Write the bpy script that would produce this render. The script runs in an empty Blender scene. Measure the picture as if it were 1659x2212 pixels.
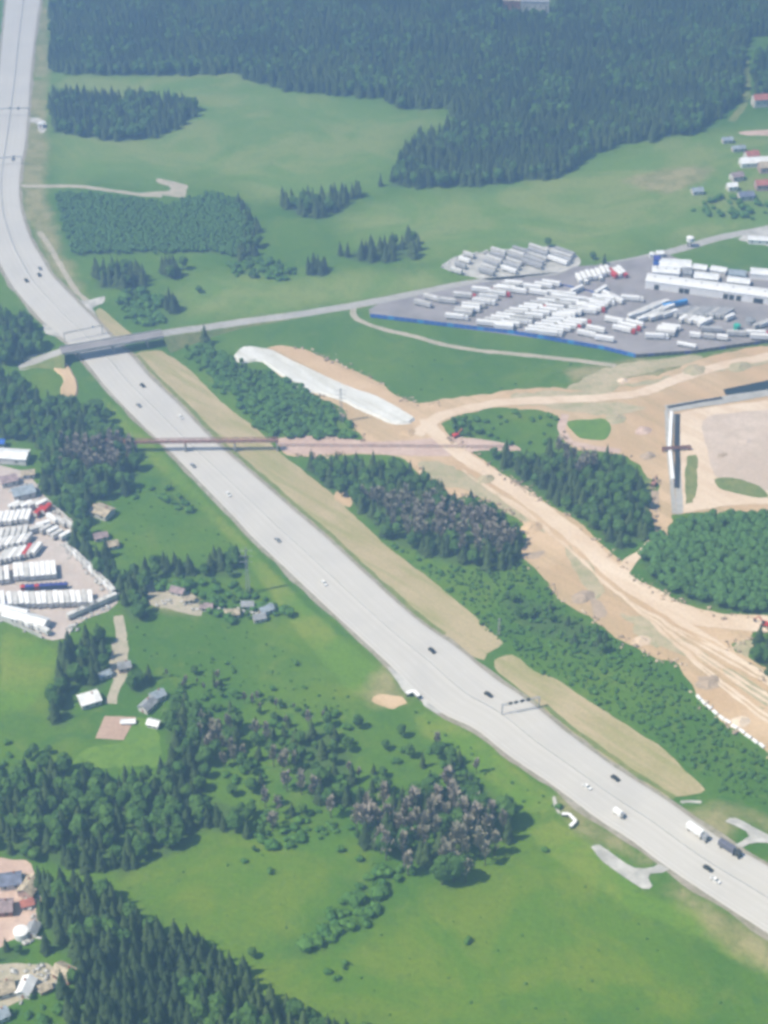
import bpy, bmesh, math, random
import numpy as np
from mathutils import Vector, Matrix
from mathutils.geometry import tessellate_polygon
from mathutils import noise as mnoise

random.seed(7)
rng = np.random.default_rng(7)
R = math.radians
S = bpy.context.scene
COL = S.collection

# ------------------------------------------------------------------ camera, sky, sun, exposure
PITCH = R(36.0); FPX = 3725.0; CAM_H = 566.0
cam_d = bpy.data.cameras.new('camera')
cam = bpy.data.objects.new('camera', cam_d); COL.objects.link(cam)
cam.location = (0, 0, CAM_H)
cam.rotation_euler = (R(90) - PITCH, 0, 0)
cam_d.sensor_fit = 'VERTICAL'; cam_d.sensor_height = 24.0
cam_d.lens = 24.0 * FPX / 2212.0
cam_d.clip_start = 1.0; cam_d.clip_end = 30000.0
S.camera = cam

world = bpy.data.worlds.new('World'); S.world = world; world.use_nodes = True
wn = world.node_tree
sky = wn.nodes.new('ShaderNodeTexSky'); sky.sky_type = 'NISHITA'; sky.sun_disc = False
SUN_DIR = Vector((12.5, 4.4, -18.3)).normalized()
sky.sun_elevation = math.asin(-SUN_DIR.z)
sky.sun_rotation = math.atan2(-SUN_DIR.x, -SUN_DIR.y)
bg = wn.nodes['Background']; bg.inputs['Strength'].default_value = 0.05
wn.links.new(sky.outputs[0], bg.inputs['Color'])
sun_d = bpy.data.lights.new('sun', 'SUN'); sun_d.energy = 4.8; sun_d.angle = R(0.5)
sun_d.color = (1.0, 0.89, 0.70)
sun = bpy.data.objects.new('sun', sun_d); COL.objects.link(sun)
sun.location = (0, 0, 2000)
sun.rotation_euler = SUN_DIR.to_track_quat('-Z', 'Y').to_euler()
S.view_settings.view_transform = 'Standard'; S.view_settings.look = 'None'
S.view_settings.exposure = 1.17; S.view_settings.gamma = 1.0
S.view_settings.use_curve_mapping = False
S.cycles.use_denoising = True
S.cycles.pixel_filter_type = 'BLACKMAN_HARRIS'
S.cycles.filter_width = 3.3
S.cycles.max_bounces = 5; S.cycles.volume_bounces = 1
S.cycles.diffuse_bounces = 2; S.cycles.glossy_bounces = 2; S.cycles.transmission_bounces = 2

# ------------------------------------------------------------------ helpers
CP, SP = math.cos(PITCH), math.sin(PITCH)
def G(x, y, z=0.0):
    """a point of the place that the photograph shows at (x, y) of a 1659 x 2212 view, at height z"""
    u = (x - 829.5) / FPX; v = (y - 1106.0) / FPX
    t = (CAM_H - z) / (SP + v * CP)
    return Vector((u * t, (CP - v * SP) * t, z))
def P(p):
    d = Vector((p[0], p[1], p[2] if len(p) > 2 else 0)) - Vector((0, 0, CAM_H))
    zc = d.y * CP - d.z * SP
    yc = d.y * SP + d.z * CP
    return 829.5 + FPX * d.x / zc, 1106.0 - FPX * yc / zc
ORD = ('first second third fourth fifth sixth seventh eighth ninth tenth eleventh twelfth thirteenth fourteenth '
       'fifteenth sixteenth seventeenth eighteenth nineteenth twentieth twenty-first twenty-second twenty-third twenty-fourth').split()

def tag(o, label=None, cat=None, group=None, kind=None):
    if label: o['label'] = label
    if cat: o['category'] = cat
    if group: o['group'] = group
    if kind: o['kind'] = kind
    return o
def empty(name, loc, rz=0.0, sc=1.0):
    o = bpy.data.objects.new(name, None); COL.objects.link(o)
    o.location = loc; o.rotation_euler = (0, 0, rz); o.scale = (sc, sc, sc)
    o.empty_display_size = 0.5
    return o
def link(name, me, parent=None, loc=(0, 0, 0), rz=0.0):
    o = bpy.data.objects.new(name, me); COL.objects.link(o)
    o.location = loc; o.rotation_euler = (0, 0, rz)
    if parent: o.parent = parent
    return o
def copy_tree(o, parent=None):
    c = o.copy(); COL.objects.link(c)
    if parent: c.parent = parent
    for ch in o.children: copy_tree(ch, c)
    return c

class MB:
    def __init__(s): s.v = []; s.f = []; s.m = []
    def add(s, vs, fs, mi=0):
        b = len(s.v); s.v += [tuple(v) for v in vs]
        s.f += [tuple(b + i for i in f) for f in fs]; s.m += [mi] * len(fs); return s
    def box(s, c, d, mi=0, rz=0.0):
        x, y, z = d[0] / 2, d[1] / 2, d[2] / 2
        cr, sr = math.cos(rz), math.sin(rz)
        vs = []
        for sx, sy, sz in ((-1,-1,-1),(1,-1,-1),(1,1,-1),(-1,1,-1),(-1,-1,1),(1,-1,1),(1,1,1),(-1,1,1)):
            a, b = sx * x, sy * y
            vs.append((c[0] + a * cr - b * sr, c[1] + a * sr + b * cr, c[2] + sz * z))
        return s.add(vs, [(0,3,2,1),(4,5,6,7),(0,1,5,4),(1,2,6,5),(2,3,7,6),(3,0,4,7)], mi)
    def bbox(s, c, d, bv=0.1, mi=0):
        """a box with chamfered upper edges"""
        x, y, z = d[0] / 2, d[1] / 2, d[2] / 2
        vs = []
        for zz, k in ((-z, 0), (z - bv, 0), (z, bv)):
            for sx, sy in ((-1,-1),(1,-1),(1,1),(-1,1)):
                vs.append((c[0] + sx * (x - k), c[1] + sy * (y - k), c[2] + zz))
        fs = [(0,3,2,1), (8,9,10,11)]
        for l in (0, 4):
            for i in range(4):
                j = (i + 1) % 4; fs.append((l + i, l + j, l + 4 + j, l + 4 + i))
        return s.add(vs, fs, mi)
    def bar(s, a, b, w, mi=0, h=None):
        a, b = Vector(a), Vector(b); d = (b - a)
        if d.length < 1e-6: return s
        d.normalize(); h = h or w
        up = Vector((0, 0, 1)) if abs(d.z) < .95 else Vector((1, 0, 0))
        r = d.cross(up).normalized() * w / 2; u = r.cross(d).normalized() * h / 2
        vs = [a - r - u, a + r - u, a + r + u, a - r + u, b - r - u, b + r - u, b + r + u, b - r + u]
        return s.add(vs, [(0,1,2,3),(7,6,5,4),(0,4,5,1),(1,5,6,2),(2,6,7,3),(3,7,4,0)], mi)
    def cyl(s, c, r, h, n=8, axis='z', mi=0, r2=None):
        r2 = r if r2 is None else r2; vs = []
        for k, (rr, t) in enumerate(((r, -h / 2), (r2, h / 2))):
            for i in range(n):
                a = 2 * math.pi * i / n; p = (rr * math.cos(a), rr * math.sin(a))
                if axis == 'z': vs.append((c[0] + p[0], c[1] + p[1], c[2] + t))
                elif axis == 'y': vs.append((c[0] + p[0], c[1] + t, c[2] + p[1]))
                else: vs.append((c[0] + t, c[1] + p[0], c[2] + p[1]))
        fs = [tuple(range(n)), tuple(range(2 * n - 1, n - 1, -1))]
        for i in range(n):
            j = (i + 1) % n; fs.append((i, j, n + j, n + i))
        return s.add(vs, fs, mi)
    def mesh(s, name, mats, smooth=False):
        me = bpy.data.meshes.new(name); me.from_pydata(s.v, [], s.f)
        if not isinstance(mats, (list, tuple)): mats = [mats]
        for m in mats: me.materials.append(m)
        if len(mats) > 1: me.polygons.foreach_set('material_index', s.m)
        if smooth: me.polygons.foreach_set('use_smooth', [True] * len(s.f))
        me.update(); return me
    def obj(s, name, mats, parent=None, loc=(0, 0, 0), rz=0.0, smooth=False):
        return link(name, s.mesh(name, mats, smooth), parent, loc, rz)

# ------------------------------------------------------------------ materials
def NL(m): return m.node_tree.nodes, m.node_tree.links
def nz(m, scale, detail=4, rough=.6, dist=0.0, vec=None):
    n, l = NL(m)
    t = n.new('ShaderNodeTexNoise'); t.inputs['Scale'].default_value = scale
    t.inputs['Detail'].default_value = detail; t.inputs['Roughness'].default_value = rough
    t.inputs['Distortion'].default_value = dist
    if vec is None:
        vec = n.get('pos')
        if vec is None:
            vec = n.new('ShaderNodeNewGeometry'); vec.name = 'pos'
        l.new(vec.outputs['Position'], t.inputs['Vector'])
    else: l.new(vec, t.inputs['Vector'])
    return t.outputs['Fac']
def ramp(m, fac, lo, hi):
    n, l = NL(m)
    t = n.new('ShaderNodeMapRange'); t.interpolation_type = 'SMOOTHSTEP'
    t.inputs['From Min'].default_value = lo; t.inputs['From Max'].default_value = hi
    l.new(fac, t.inputs['Value']); return t.outputs['Result']
def mix(m, fac, a, b, mode='MIX'):
    n, l = NL(m)
    t = n.new('ShaderNodeMix'); t.data_type = 'RGBA'; t.blend_type = mode
    for s, v in ((0, fac), (6, a), (7, b)):
        if isinstance(v, (float, int)): t.inputs[s].default_value = v
        elif isinstance(v, tuple): t.inputs[s].default_value = (*v[:3], 1)
        else: l.new(v, t.inputs[s])
    return t.outputs[2]
def math_(m, op, a, b=0.0):
    n, l = NL(m)
    t = n.new('ShaderNodeMath'); t.operation = op
    for s, v in ((0, a), (1, b)):
        if isinstance(v, (float, int)): t.inputs[s].default_value = v
        else: l.new(v, t.inputs[s])
    return t.outputs[0]
def attr(m, name):
    n, l = NL(m); t = n.new('ShaderNodeAttribute'); t.attribute_name = name; return t.outputs['Fac']
def new_mat(name, rough=.9):
    m = bpy.data.materials.new(name); m.use_nodes = True
    b = m.node_tree.nodes['Principled BSDF']; b.inputs['Roughness'].default_value = rough
    b.inputs['Specular IOR Level'].default_value = .25
    return m, b
def bump(m, b, fac, strength, dist):
    n, l = NL(m); t = n.new('ShaderNodeBump'); t.inputs['Strength'].default_value = strength
    t.inputs['Distance'].default_value = dist
    l.new(fac, t.inputs['Height']); l.new(t.outputs[0], b.inputs['Normal'])
def simple(name, c, rough=.6, var=.12, scale=.5, rand=0.0, metal=0.0):
    """paint, metal, concrete: one colour with uneven wear, and a slight difference from copy to copy"""
    m, b = new_mat(name, rough); n, l = NL(m)
    d = tuple(x * (1 - 2.2 * var) for x in c); e = tuple(min(.9, x * (1 + .5 * var)) for x in c)
    out = mix(m, ramp(m, nz(m, scale, 5, .65), .3, .7), d, e)
    if rand:
        oi = n.new('ShaderNodeObjectInfo')
        f = math_(m, 'MULTIPLY_ADD', oi.outputs['Random'], rand)
        t = n.new('ShaderNodeMapRange'); l.new(oi.outputs['Random'], t.inputs['Value'])
        t.inputs['To Min'].default_value = 1 - rand; t.inputs['To Max'].default_value = 1.0
        hs = n.new('ShaderNodeHueSaturation'); l.new(t.outputs['Result'], hs.inputs['Value'])
        l.new(out, hs.inputs['Color']); out = hs.outputs['Color']
    l.new(out, b.inputs['Base Color']); b.inputs['Metallic'].default_value = metal
    return m
def leafy(name, a, b_, c_):
    """foliage: three tones spread over the individual crowns and over the clumps within one"""
    m, b = new_mat(name, .85); n, l = NL(m)
    oi = n.new('ShaderNodeObjectInfo')
    base = mix(m, ramp(m, oi.outputs['Random'], 0.0, 1.0), a, b_)
    stand = ramp(m, nz(m, .016, 3, .6), .42, .62)
    base = mix(m, math_(m, 'MULTIPLY', stand, .75), base, c_)
    clump = ramp(m, nz(m, .9, 3, .6), .35, .65)
    hs = n.new('ShaderNodeHueSaturation')
    t = n.new('ShaderNodeMapRange'); l.new(clump, t.inputs['Value'])
    t.inputs['To Min'].default_value = .78; t.inputs['To Max'].default_value = 1.14
    l.new(t.outputs['Result'], hs.inputs['Value']); l.new(base, hs.inputs['Color'])
    l.new(hs.outputs['Color'], b.inputs['Base Color'])
    b.inputs['Specular IOR Level'].default_value = .1
    return m

M = {}
M['needle'] = leafy('spruce_needles', (.028, .050, .022), (.042, .070, .025), (.066, .102, .030))
M['leaf'] = leafy('broad_leaves', (.042, .098, .022), (.066, .132, .026), (.054, .112, .024))
M['twig'] = leafy('grey_twigs', (.34, .30, .24), (.40, .35, .30), (.30, .29, .21))
M['bush'] = leafy('bush_leaves', (.050, .125, .026), (.078, .168, .030), (.062, .140, .028))
M['plantation'] = leafy('plantation_leaves', (.062, .142, .036), (.070, .150, .038), (.066, .146, .036))
M['bark'] = simple('bark', (.11, .085, .07), .95, .2, 2.0)
M['white'] = simple('white_paint', (.80, .80, .79), .45, .05, .4, .08)
M['offwhite'] = simple('weathered_white', (.62, .61, .59), .7, .12, .3, .2)
M['trailer_grey'] = simple('grey_tarpaulin', (.40, .40, .41), .6, .1, .4, .25)
M['asph'] = simple('asphalt', (.27, .25, .255), .9, .12, .04)
M['dark'] = simple('dark_metal', (.035, .036, .04), .5, .1, 1)
M['rubber'] = simple('rubber', (.02, .02, .02), .9, .1, 3)
M['chassis'] = simple('chassis_steel', (.06, .06, .065), .6, .1, 1)
M['glass'] = simple('window_glass', (.03, .04, .05), .1, .1, 1)
M['red'] = simple('red_paint', (.55, .045, .04), .45, .08, .5, .2)
M['blue'] = simple('blue_paint', (.03, .12, .50), .45, .08, .5, .1)
M['skyblue'] = simple('light_blue_paint', (.04, .26, .62), .45, .08, .5)
M['navy'] = simple('dark_blue_paint', (.05, .06, .30), .5, .1, .5, .3)
M['green'] = simple('green_paint', (.03, .38, .28), .5, .1, .5)
M['slate'] = simple('slate_paint', (.13, .13, .17), .5, .1, .5)
M['black'] = simple('black_paint', (.03, .03, .033), .35, .1, .5)
M['silver'] = simple('silver_paint', (.35, .36, .38), .35, .08, .5, .3)
M['steel'] = simple('galvanised_steel', (.38, .39, .40), .5, .1, .5)
M['rust'] = simple('rust_red_steel', (.36, .18, .155), .75, .18, .4)
M['concrete'] = simple('concrete', (.40, .39, .37), .9, .12, .12)
M['palecon'] = simple('pale_concrete', (.47, .46, .43), .9, .16, .12)
M['wall'] = simple('plaster', (.60, .58, .54), .9, .12, .4)
M['pinkwall'] = simple('pink_plaster', (.50, .36, .32), .9, .15, .4)
M['brick'] = simple('brick_wall', (.33, .16, .12), .9, .2, .5)
M['roof_red'] = simple('red_roof', (.42, .15, .12), .8, .18, .5)
M['roof_grey'] = simple('grey_roof', (.30, .31, .33), .8, .18, .4)
M['roof_blue'] = simple('blue_grey_roof', (.31, .36, .41), .6, .18, .4)
M['roof_navy'] = simple('dark_blue_roof', (.17, .19, .27), .6, .18, .4)
M['roof_white'] = simple('white_roof', (.74, .75, .75), .5, .1, .3)
M['roof_tan'] = simple('tan_roof', (.45, .38, .28), .9, .25, .5)
M['roof_plum'] = simple('plum_roof', (.33, .25, .26), .8, .2, .5)
M['water'] = simple('dark_water', (.02, .03, .035), .12, .1, .2)
M['paint'] = simple('road_paint', (.62, .62, .60), .7, .12, .3)

def earth(name, a, b_, c_, s=.02, streak=None):
    m, b = new_mat(name, .95); n, l = NL(m)
    vec = None
    if streak is not None:
        mp = n.new('ShaderNodeMapping'); g = n.new('ShaderNodeNewGeometry')
        l.new(g.outputs['Position'], mp.inputs['Vector'])
        mp.inputs['Rotation'].default_value = (0, 0, streak); mp.inputs['Scale'].default_value = (9.0, 1.0, 1.0)
        mp.vector_type = 'TEXTURE'
        vec = mp.outputs['Vector']
    big = ramp(m, nz(m, s, 5, .6, .5), .35, .65)
    out = mix(m, big, a, b_)
    f2 = ramp(m, nz(m, s * 5, 5, .65, .3, vec), .42, .68)
    out = mix(m, math_(m, 'MULTIPLY', f2, .8), out, c_)
    f3 = nz(m, .6, 4, .7)
    t = n.new('ShaderNodeMapRange'); l.new(f3, t.inputs['Value'])
    t.inputs['From Min'].default_value = .3; t.inputs['From Max'].default_value = .7
    t.inputs['To Min'].default_value = .85; t.inputs['To Max'].default_value = 1.1
    hs = n.new('ShaderNodeHueSaturation'); l.new(t.outputs['Result'], hs.inputs['Value']); l.new(out, hs.inputs['Color'])
    l.new(hs.outputs['Color'], b.inputs['Base Color'])
    bump(m, b, nz(m, .25, 5, .7), .6, .5)
    return m
SAND_DIR = math.atan2(-1.0, 1.0)
M['sand'] = earth('bare_sand', (.47, .325, .19), (.56, .41, .26), (.38, .285, .16), .015, SAND_DIR)
M['pinksand'] = earth('pinkish_earth', (.46, .33, .27), (.54, .41, .34), (.42, .30, .25), .04)
M['palesand'] = earth('pale_sand', (.60, .47, .34), (.66, .54, .41), (.55, .41, .28), .02, SAND_DIR)
M['dirt'] = earth('dirt_track', (.36, .32, .25), (.42, .37, .29), (.30, .29, .20), .05)
M['verge'] = earth('dry_verge', (.40, .325, .195), (.34, .285, .155), (.26, .255, .10), .03, SAND_DIR)
M['yardconc'] = earth('yard_concrete', (.43, .36, .32), (.48, .42, .39), (.40, .36, .33), .03)
M['gravel'] = earth('grey_gravel', (.34, .33, .31), (.40, .39, .37), (.30, .29, .26), .05)
M['padpink'] = earth('pink_paving', (.38, .265, .205), (.42, .30, .235), (.36, .245, .19), .05)
M['sheeting'] = earth('white_sheeting', (.58, .58, .55), (.68, .68, .65), (.48, .47, .41), .05, SAND_DIR)
M['weedysand'] = earth('weedy_sand', (.36, .31, .19), (.43, .36, .235), (.27, .27, .14), .03)
M['brownearth'] = earth('brown_earth', (.36, .28, .21), (.43, .33, .24), (.30, .235, .17), .05)
M['slope'] = earth('bank_grass', (.14, .185, .05), (.21, .215, .075), (.10, .15, .035), .05)
M['lawn'] = earth('lawn_grass', (.095, .19, .022), (.13, .22, .024), (.075, .155, .02), .05)

# ------------------------------------------------------------------ polygons
def catmull(pts, closed, step=5.0):
    pts = [Vector(p) for p in pts]; n = len(pts); out = []
    rngi = range(n if closed else n - 1)
    for i in rngi:
        if closed: p0, p1, p2, p3 = (pts[(i + k) % n] for k in (-1, 0, 1, 2))
        else: p0, p1, p2, p3 = pts[max(i - 1, 0)], pts[i], pts[i + 1], pts[min(i + 2, n - 1)]
        m_ = max(1, min(60, int((p2 - p1).length / step)))
        for k in range(m_):
            t = k / m_
            # centripetal-ish: tension lowered to keep corners of hand-taken outlines
            a = (p2 - p0) * .35; b = (p3 - p1) * .35
            L = (p2 - p1).length
            if a.length > L: a = a.normalized() * L
            if b.length > L: b = b.normalized() * L
            h1 = 2*t**3 - 3*t**2 + 1; h2 = -2*t**3 + 3*t**2; h3 = t**3 - 2*t**2 + t; h4 = t**3 - t**2
            out.append(p1 * h1 + p2 * h2 + a * h3 + b * h4)
    if not closed: out.append(pts[-1])
    return out
def VP(poly): return [G(*p) for p in poly]
def rough(pts, amp, wl=9.0):
    out = []
    for p in pts:
        q = Vector((p.x / wl, p.y / wl, 3.3)); q2 = q * 2.7
        dx = mnoise.noise(q) + .5 * mnoise.noise(q2); dy = mnoise.noise(q + Vector((31, 7, 1))) + .5 * mnoise.noise(q2 + Vector((9, 2, 5)))
        out.append(Vector((p.x + dx * amp, p.y + dy * amp, p.z)))
    return out
def sheet(name, poly, z, mat, amp=1.2, smooth=True, kind='structure', thick=0.0, label=None):
    pts = VP(poly)
    if smooth: pts = catmull(pts, True, 3.0)
    if amp: pts = rough(pts, amp)
    tris = tessellate_polygon([[Vector((p.x, p.y, 0)) for p in pts]])
    n = len(pts)
    vs = [(p.x, p.y, z + thick) for p in pts]; fs = []
    ar = sum(pts[i].x * pts[(i+1) % n].y - pts[(i+1) % n].x * pts[i].y for i in range(n))
    for t in tris:
        a, b, c = (pts[i] for i in t)
        if (b.x-a.x)*(c.y-a.y) - (b.y-a.y)*(c.x-a.x) < 0: t = (t[0], t[2], t[1])
        fs.append(tuple(t))
    if thick:
        # sloping shoulders down to the ground
        c0 = sum(pts, Vector()) / n
        for i in range(n):
            a, b = pts[i - 1], pts[(i + 1) % n]; d = (b - a); nn = Vector((d.y, -d.x, 0)).normalized() * thick * 1.2
            if ar < 0: nn = -nn
            vs.append((pts[i].x + nn.x, pts[i].y + nn.y, z - .3))
        for i in range(n):
            j = (i + 1) % n
            fs.append((i, n + i, n + j, j) if ar > 0 else (j, n + j, n + i, i))
    me = bpy.data.meshes.new(name); me.from_pydata(vs, [], fs); me.materials.append(mat); me.update()
    o = link(name, me)
    if kind: o['kind'] = kind
    if label: o['label'] = label
    return o
def resample(pts, step):
    out = [pts[0]]; acc = 0.0
    for a, b in zip(pts, pts[1:]):
        L = (b - a).length
        while acc + L >= step:
            t = (step - acc) / L; a = a.lerp(b, t); out.append(a.copy()); L = (b - a).length; acc = 0.0
            if L < 1e-6: break
        acc += L
    out.append(pts[-1]); return out
def normals2(pts):
    out = []
    for i in range(len(pts)):
        d = pts[min(i + 1, len(pts) - 1)] - pts[max(i - 1, 0)]
        out.append(Vector((-d.y, d.x, 0)).normalized())
    return out
def ribbon(name, line, width, z, mat, kind='structure', amp=0.0, step=4.0, parent=None, slope=None, slope_mat=None):
    """a road along a line; points may carry their own height; slope: grass banks falling to the ground"""
    pts = resample(catmull([G(*p) for p in line], False, 3.0), step)
    nn = normals2(pts); vs = []; fs = []
    for i, (p, q) in enumerate(zip(pts, nn)):
        w = width if not isinstance(width, (list, tuple)) else width[0] + (width[1] - width[0]) * i / (len(pts) - 1)
        j1 = mnoise.noise(Vector((p.x / 8, p.y / 8, 1))) * amp; j2 = mnoise.noise(Vector((p.x / 8, p.y / 8, 9))) * amp
        a = p + q * (w / 2 + j1); b = p - q * (w / 2 + j2)
        vs += [(a.x, a.y, p.z + z), (b.x, b.y, p.z + z)]
    for i in range(len(pts) - 1): fs.append((2*i, 2*i + 1, 2*i + 3, 2*i + 2))
    me = bpy.data.meshes.new(name); me.from_pydata(vs, [], fs); me.materials.append(mat); me.update()
    o = link(name, me, parent)
    if kind: o['kind'] = kind
    if slope:
        sv = []; sf = []
        for i, (p, q) in enumerate(zip(pts, nn)):
            w = width if not isinstance(width, (list, tuple)) else width[0] + (width[1] - width[0]) * i / (len(pts) - 1)
            e = w / 2 + 1.2; zz = max(p.z, 0.0); out_ = e + zz * slope + .4
            for k in (1, -1):
                a = p + q * e * k; b = p + q * out_ * k
                sv += [(a.x, a.y, p.z + z - .08), (b.x, b.y, -.25)]
        for i in range(len(pts) - 1):
            a = 4 * i; b = a + 4
            sf += [(a + 1, a, b, b + 1), (a, a + 2, b + 2, b), (a + 2, a + 3, b + 3, b + 2)]
        me = bpy.data.meshes.new('embankment'); me.from_pydata(sv, [], sf); me.materials.append(slope_mat); me.update()
        e = link('embankment', me); e['kind'] = 'structure'
    return o, pts

HW_L = [(40,-220),(30,-100),(17,0),(12,50),(6,110),(0,170),(-14,250),(-28,330),(-34,400),(-28,470),(-12,530),(0,562),(33,620),(93,690),(130,722),(167,757),(197,790),(233,836),(300,906),(357,960),
        (383,986),(500,1106),(553,1163),(620,1226),(720,1320),(836,1426),(905,1496),(960,1540),(1030,1573),(1106,1633),(1200,1696),(1293,1766),
        (1360,1808),(1430,1860),(1490,1902),(1659,2012),(1760,2080),(1900,2170)]
HW_R = [(105,-220),(95,-100),(84,0),(72,83),(63,167),(57,250),(50,317),(42,360),(38,405),(42,455),(63,517),(84,553),(107,593),(163,652),(217,706),(247,740),(283,773),
        (317,813),(383,876),(447,943),(483,976),(553,1036),(633,1106),(696,1159),(786,1242),(886,1332),(946,1376),(985,1400),(1020,1432),(1073,1474),(1106,1494),(1160,1534),
        (1220,1584),(1323,1659),(1440,1734),(1550,1813),(1659,1876),(1760,1935),(1900,2020)]

# stands of trees: kind, outline of the ground they stand on, spacing, height range, name, what to call them
ST = []
def stand(kind, poly, sp, h, name, label, group=None): ST.append((kind, poly, sp, h, name, label, group))
TOPF = [(112,-160),(2100,-160),(2100,70),(1612,80),(1594,225),(1545,262),(1500,288),(1400,305),(1330,312),(1265,342),(1225,372),(1180,386),(1060,398),
        (920,405),(843,403),(850,382),(872,345),(898,312),(965,300),(985,250),(960,232),(870,238),(830,212),(680,205),(600,192),(530,172),(508,158),(300,165),(112,157)]
stand('far', TOPF, 4.8, (12, 17), 'spruce_forest', 'dark blue-green spruce forest filling the far distance behind the meadows')
stand('far', [(1628,130),(2100,120),(2100,215),(1660,218),(1628,210)], 5.6, (12, 17), 'spruce_forest', 'spruce wood behind the white house with the red roof')
stand('far', [(113,212),(200,214),(380,222),(428,240),(405,262),(370,282),(330,300),(260,308),(180,296),(112,286)], 5.2, (11, 16), 'spruce_forest', 'island of dark forest in the far meadow beside the motorway')
stand('young', [(122,418),(270,430),(360,444),(405,434),(450,420),(515,435),(545,480),(550,525),(535,556),(450,546),(300,546),(160,552),(142,500)], 2.7, (3.2, 4.2), 'young_plantation', 'even young tree plantation below the tan clearing')
stand('far', [(495,432),(520,436),(556,498),(560,535),(535,562),(497,560),(530,530),(534,492)], 6, (9, 13), 'forest_edge', 'taller trees along the rounded edge of the plantation')
stand('far', [(602,442),(645,468),(700,471),(742,446),(790,415),(750,420),(690,432),(640,432)], 5.5, (11, 16), 'tree_clump', 'oval clump of trees alone in the meadow')
stand('far', [(728,556),(800,572),(860,560),(903,556),(906,530),(880,520),(830,535),(790,535)], 7, (11, 17), 'tree_clump', 'clump of tall trees beside the far meadow road')
stand('far', [(660,592),(690,601),(712,592),(708,575),(668,572)], 5, (9, 13), 'tree_clump', 'small round clump of trees on the meadow')
stand('shrub', [(500,570),(560,560),(640,575),(640,605),(590,612),(510,595)], 5, (3, 6), 'shrub_cover', 'shrubs scattered between meadow clumps')
stand('far', [(205,600),(235,590),(290,590),(322,612),(318,622),(260,628),(205,622)], 5.5, (12, 18), 'tree_clump', 'dark clump of spruces between plantation and side road')
stand('far', [(345,585),(395,580),(402,598),(360,604)], 5, (12, 16), 'tree_clump', 'narrow dark clump right of the spruces by the plantation')
stand('far', [(355,668),(385,660),(400,672),(370,684)], 5, (10, 16), 'tree_clump', 'dark clump in the meadow north of the overpass')
stand('shrub', [(255,640),(300,632),(345,650),(352,700),(330,712),(290,700),(262,675)], 4.2, (3, 7), 'shrub_cover', 'bushes by the junction north of the overpass')
stand('shrub', [(395,755),(450,745),(520,792),(590,812),(640,840),(700,872),(745,908),(785,945),(690,947),(605,944),(566,928),(500,868),(430,790)], 3.4, (3, 5.5), 'shrub_cover', 'dense green thicket between dry verge and white sheeting')
stand('mixed', [(650,1010),(690,1008),(790,1012),(850,1020),(910,1045),(985,1092),(1030,1092),(1090,1130),(1128,1180),(1130,1215),(1080,1228),(1000,1222),(940,1212),(880,1185),(830,1160),(765,1095),(700,1045)],
      5.2, (10, 16), 'mixed_wood', 'mixed wood with greyish crowns between verge and bare sand')
stand('dead', [(790,1090),(870,1085),(960,1110),(1060,1130),(1120,1190),(1070,1215),(960,1190),(860,1160)], 5.4, (11, 15), 'bare_tree_group', 'grey half-bare trees in the wood beside the sand strip')
stand('shrub', [(845,1172),(940,1222),(1080,1238),(1130,1225),(1152,1240),(1180,1268),(1200,1300),(1270,1345),(1330,1385),(1380,1412),(1450,1450),(1495,1515),(1553,1568),(1659,1640),(1760,1700),(1760,1790),(1659,1745),(1560,1712),
       (1500,1668),(1439,1612),(1356,1560),(1273,1506),(1206,1462),(1156,1444),(1110,1412),(1060,1372),(1010,1310),(936,1248)], 3.2, (.8, 2.7), 'shrub_cover', 'low green scrub between the dry verge and the sand road')
stand('mixed', [(1080,1300),(1120,1290),(1180,1310),(1270,1352),(1330,1392),(1300,1420),(1230,1390),(1150,1370)], 9, (6, 10), 'mixed_wood', 'scattered young trees above the second dry verge')
stand('mixed', [(1055,985),(1110,985),(1150,1000),(1205,985),(1290,1000),(1350,1000),(1383,1045),(1398,1100),(1400,1165),(1380,1170),(1345,1200),(1305,1165),(1270,1135),(1210,1095),(1120,1030)],
      5.2, (9, 15), 'mixed_wood', 'wood enclosed by the sand roads beside the excavated pit')
stand('dead', [(1180,985),(1240,985),(1290,1020),(1250,1035)], 5.6, (11, 15), 'bare_tree_group', 'grey bare trees at the upper edge of the enclosed wood')
stand('shrub', [(962,918),(1020,905),(1040,930),(1000,948),(975,940)], 4, (3, 6), 'shrub_cover', 'thicket at the fork of the sand roads')
stand('shrub', [(1020,905),(1110,895),(1200,905),(1205,960),(1130,975),(1100,955),(1040,945)], 8, (2, 4), 'shrub_cover', 'sparse bushes on the green triangle by the sand fork')
stand('soft', [(1405,1175),(1440,1165),(1470,1130),(1520,1125),(1700,1115),(1700,1328),(1600,1325),(1500,1300),(1440,1275),(1408,1255),(1390,1210)], 3.8, (6, 8.5), 'broadleaf_wood', 'rounded green wood below the excavated pit')
stand('mixed', [(1620,1385),(1640,1380),(1700,1380),(1700,1475),(1659,1455),(1625,1425)], 5.5, (10, 15), 'mixed_wood', 'corner of wood at the frame edge below the sand road')
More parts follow.
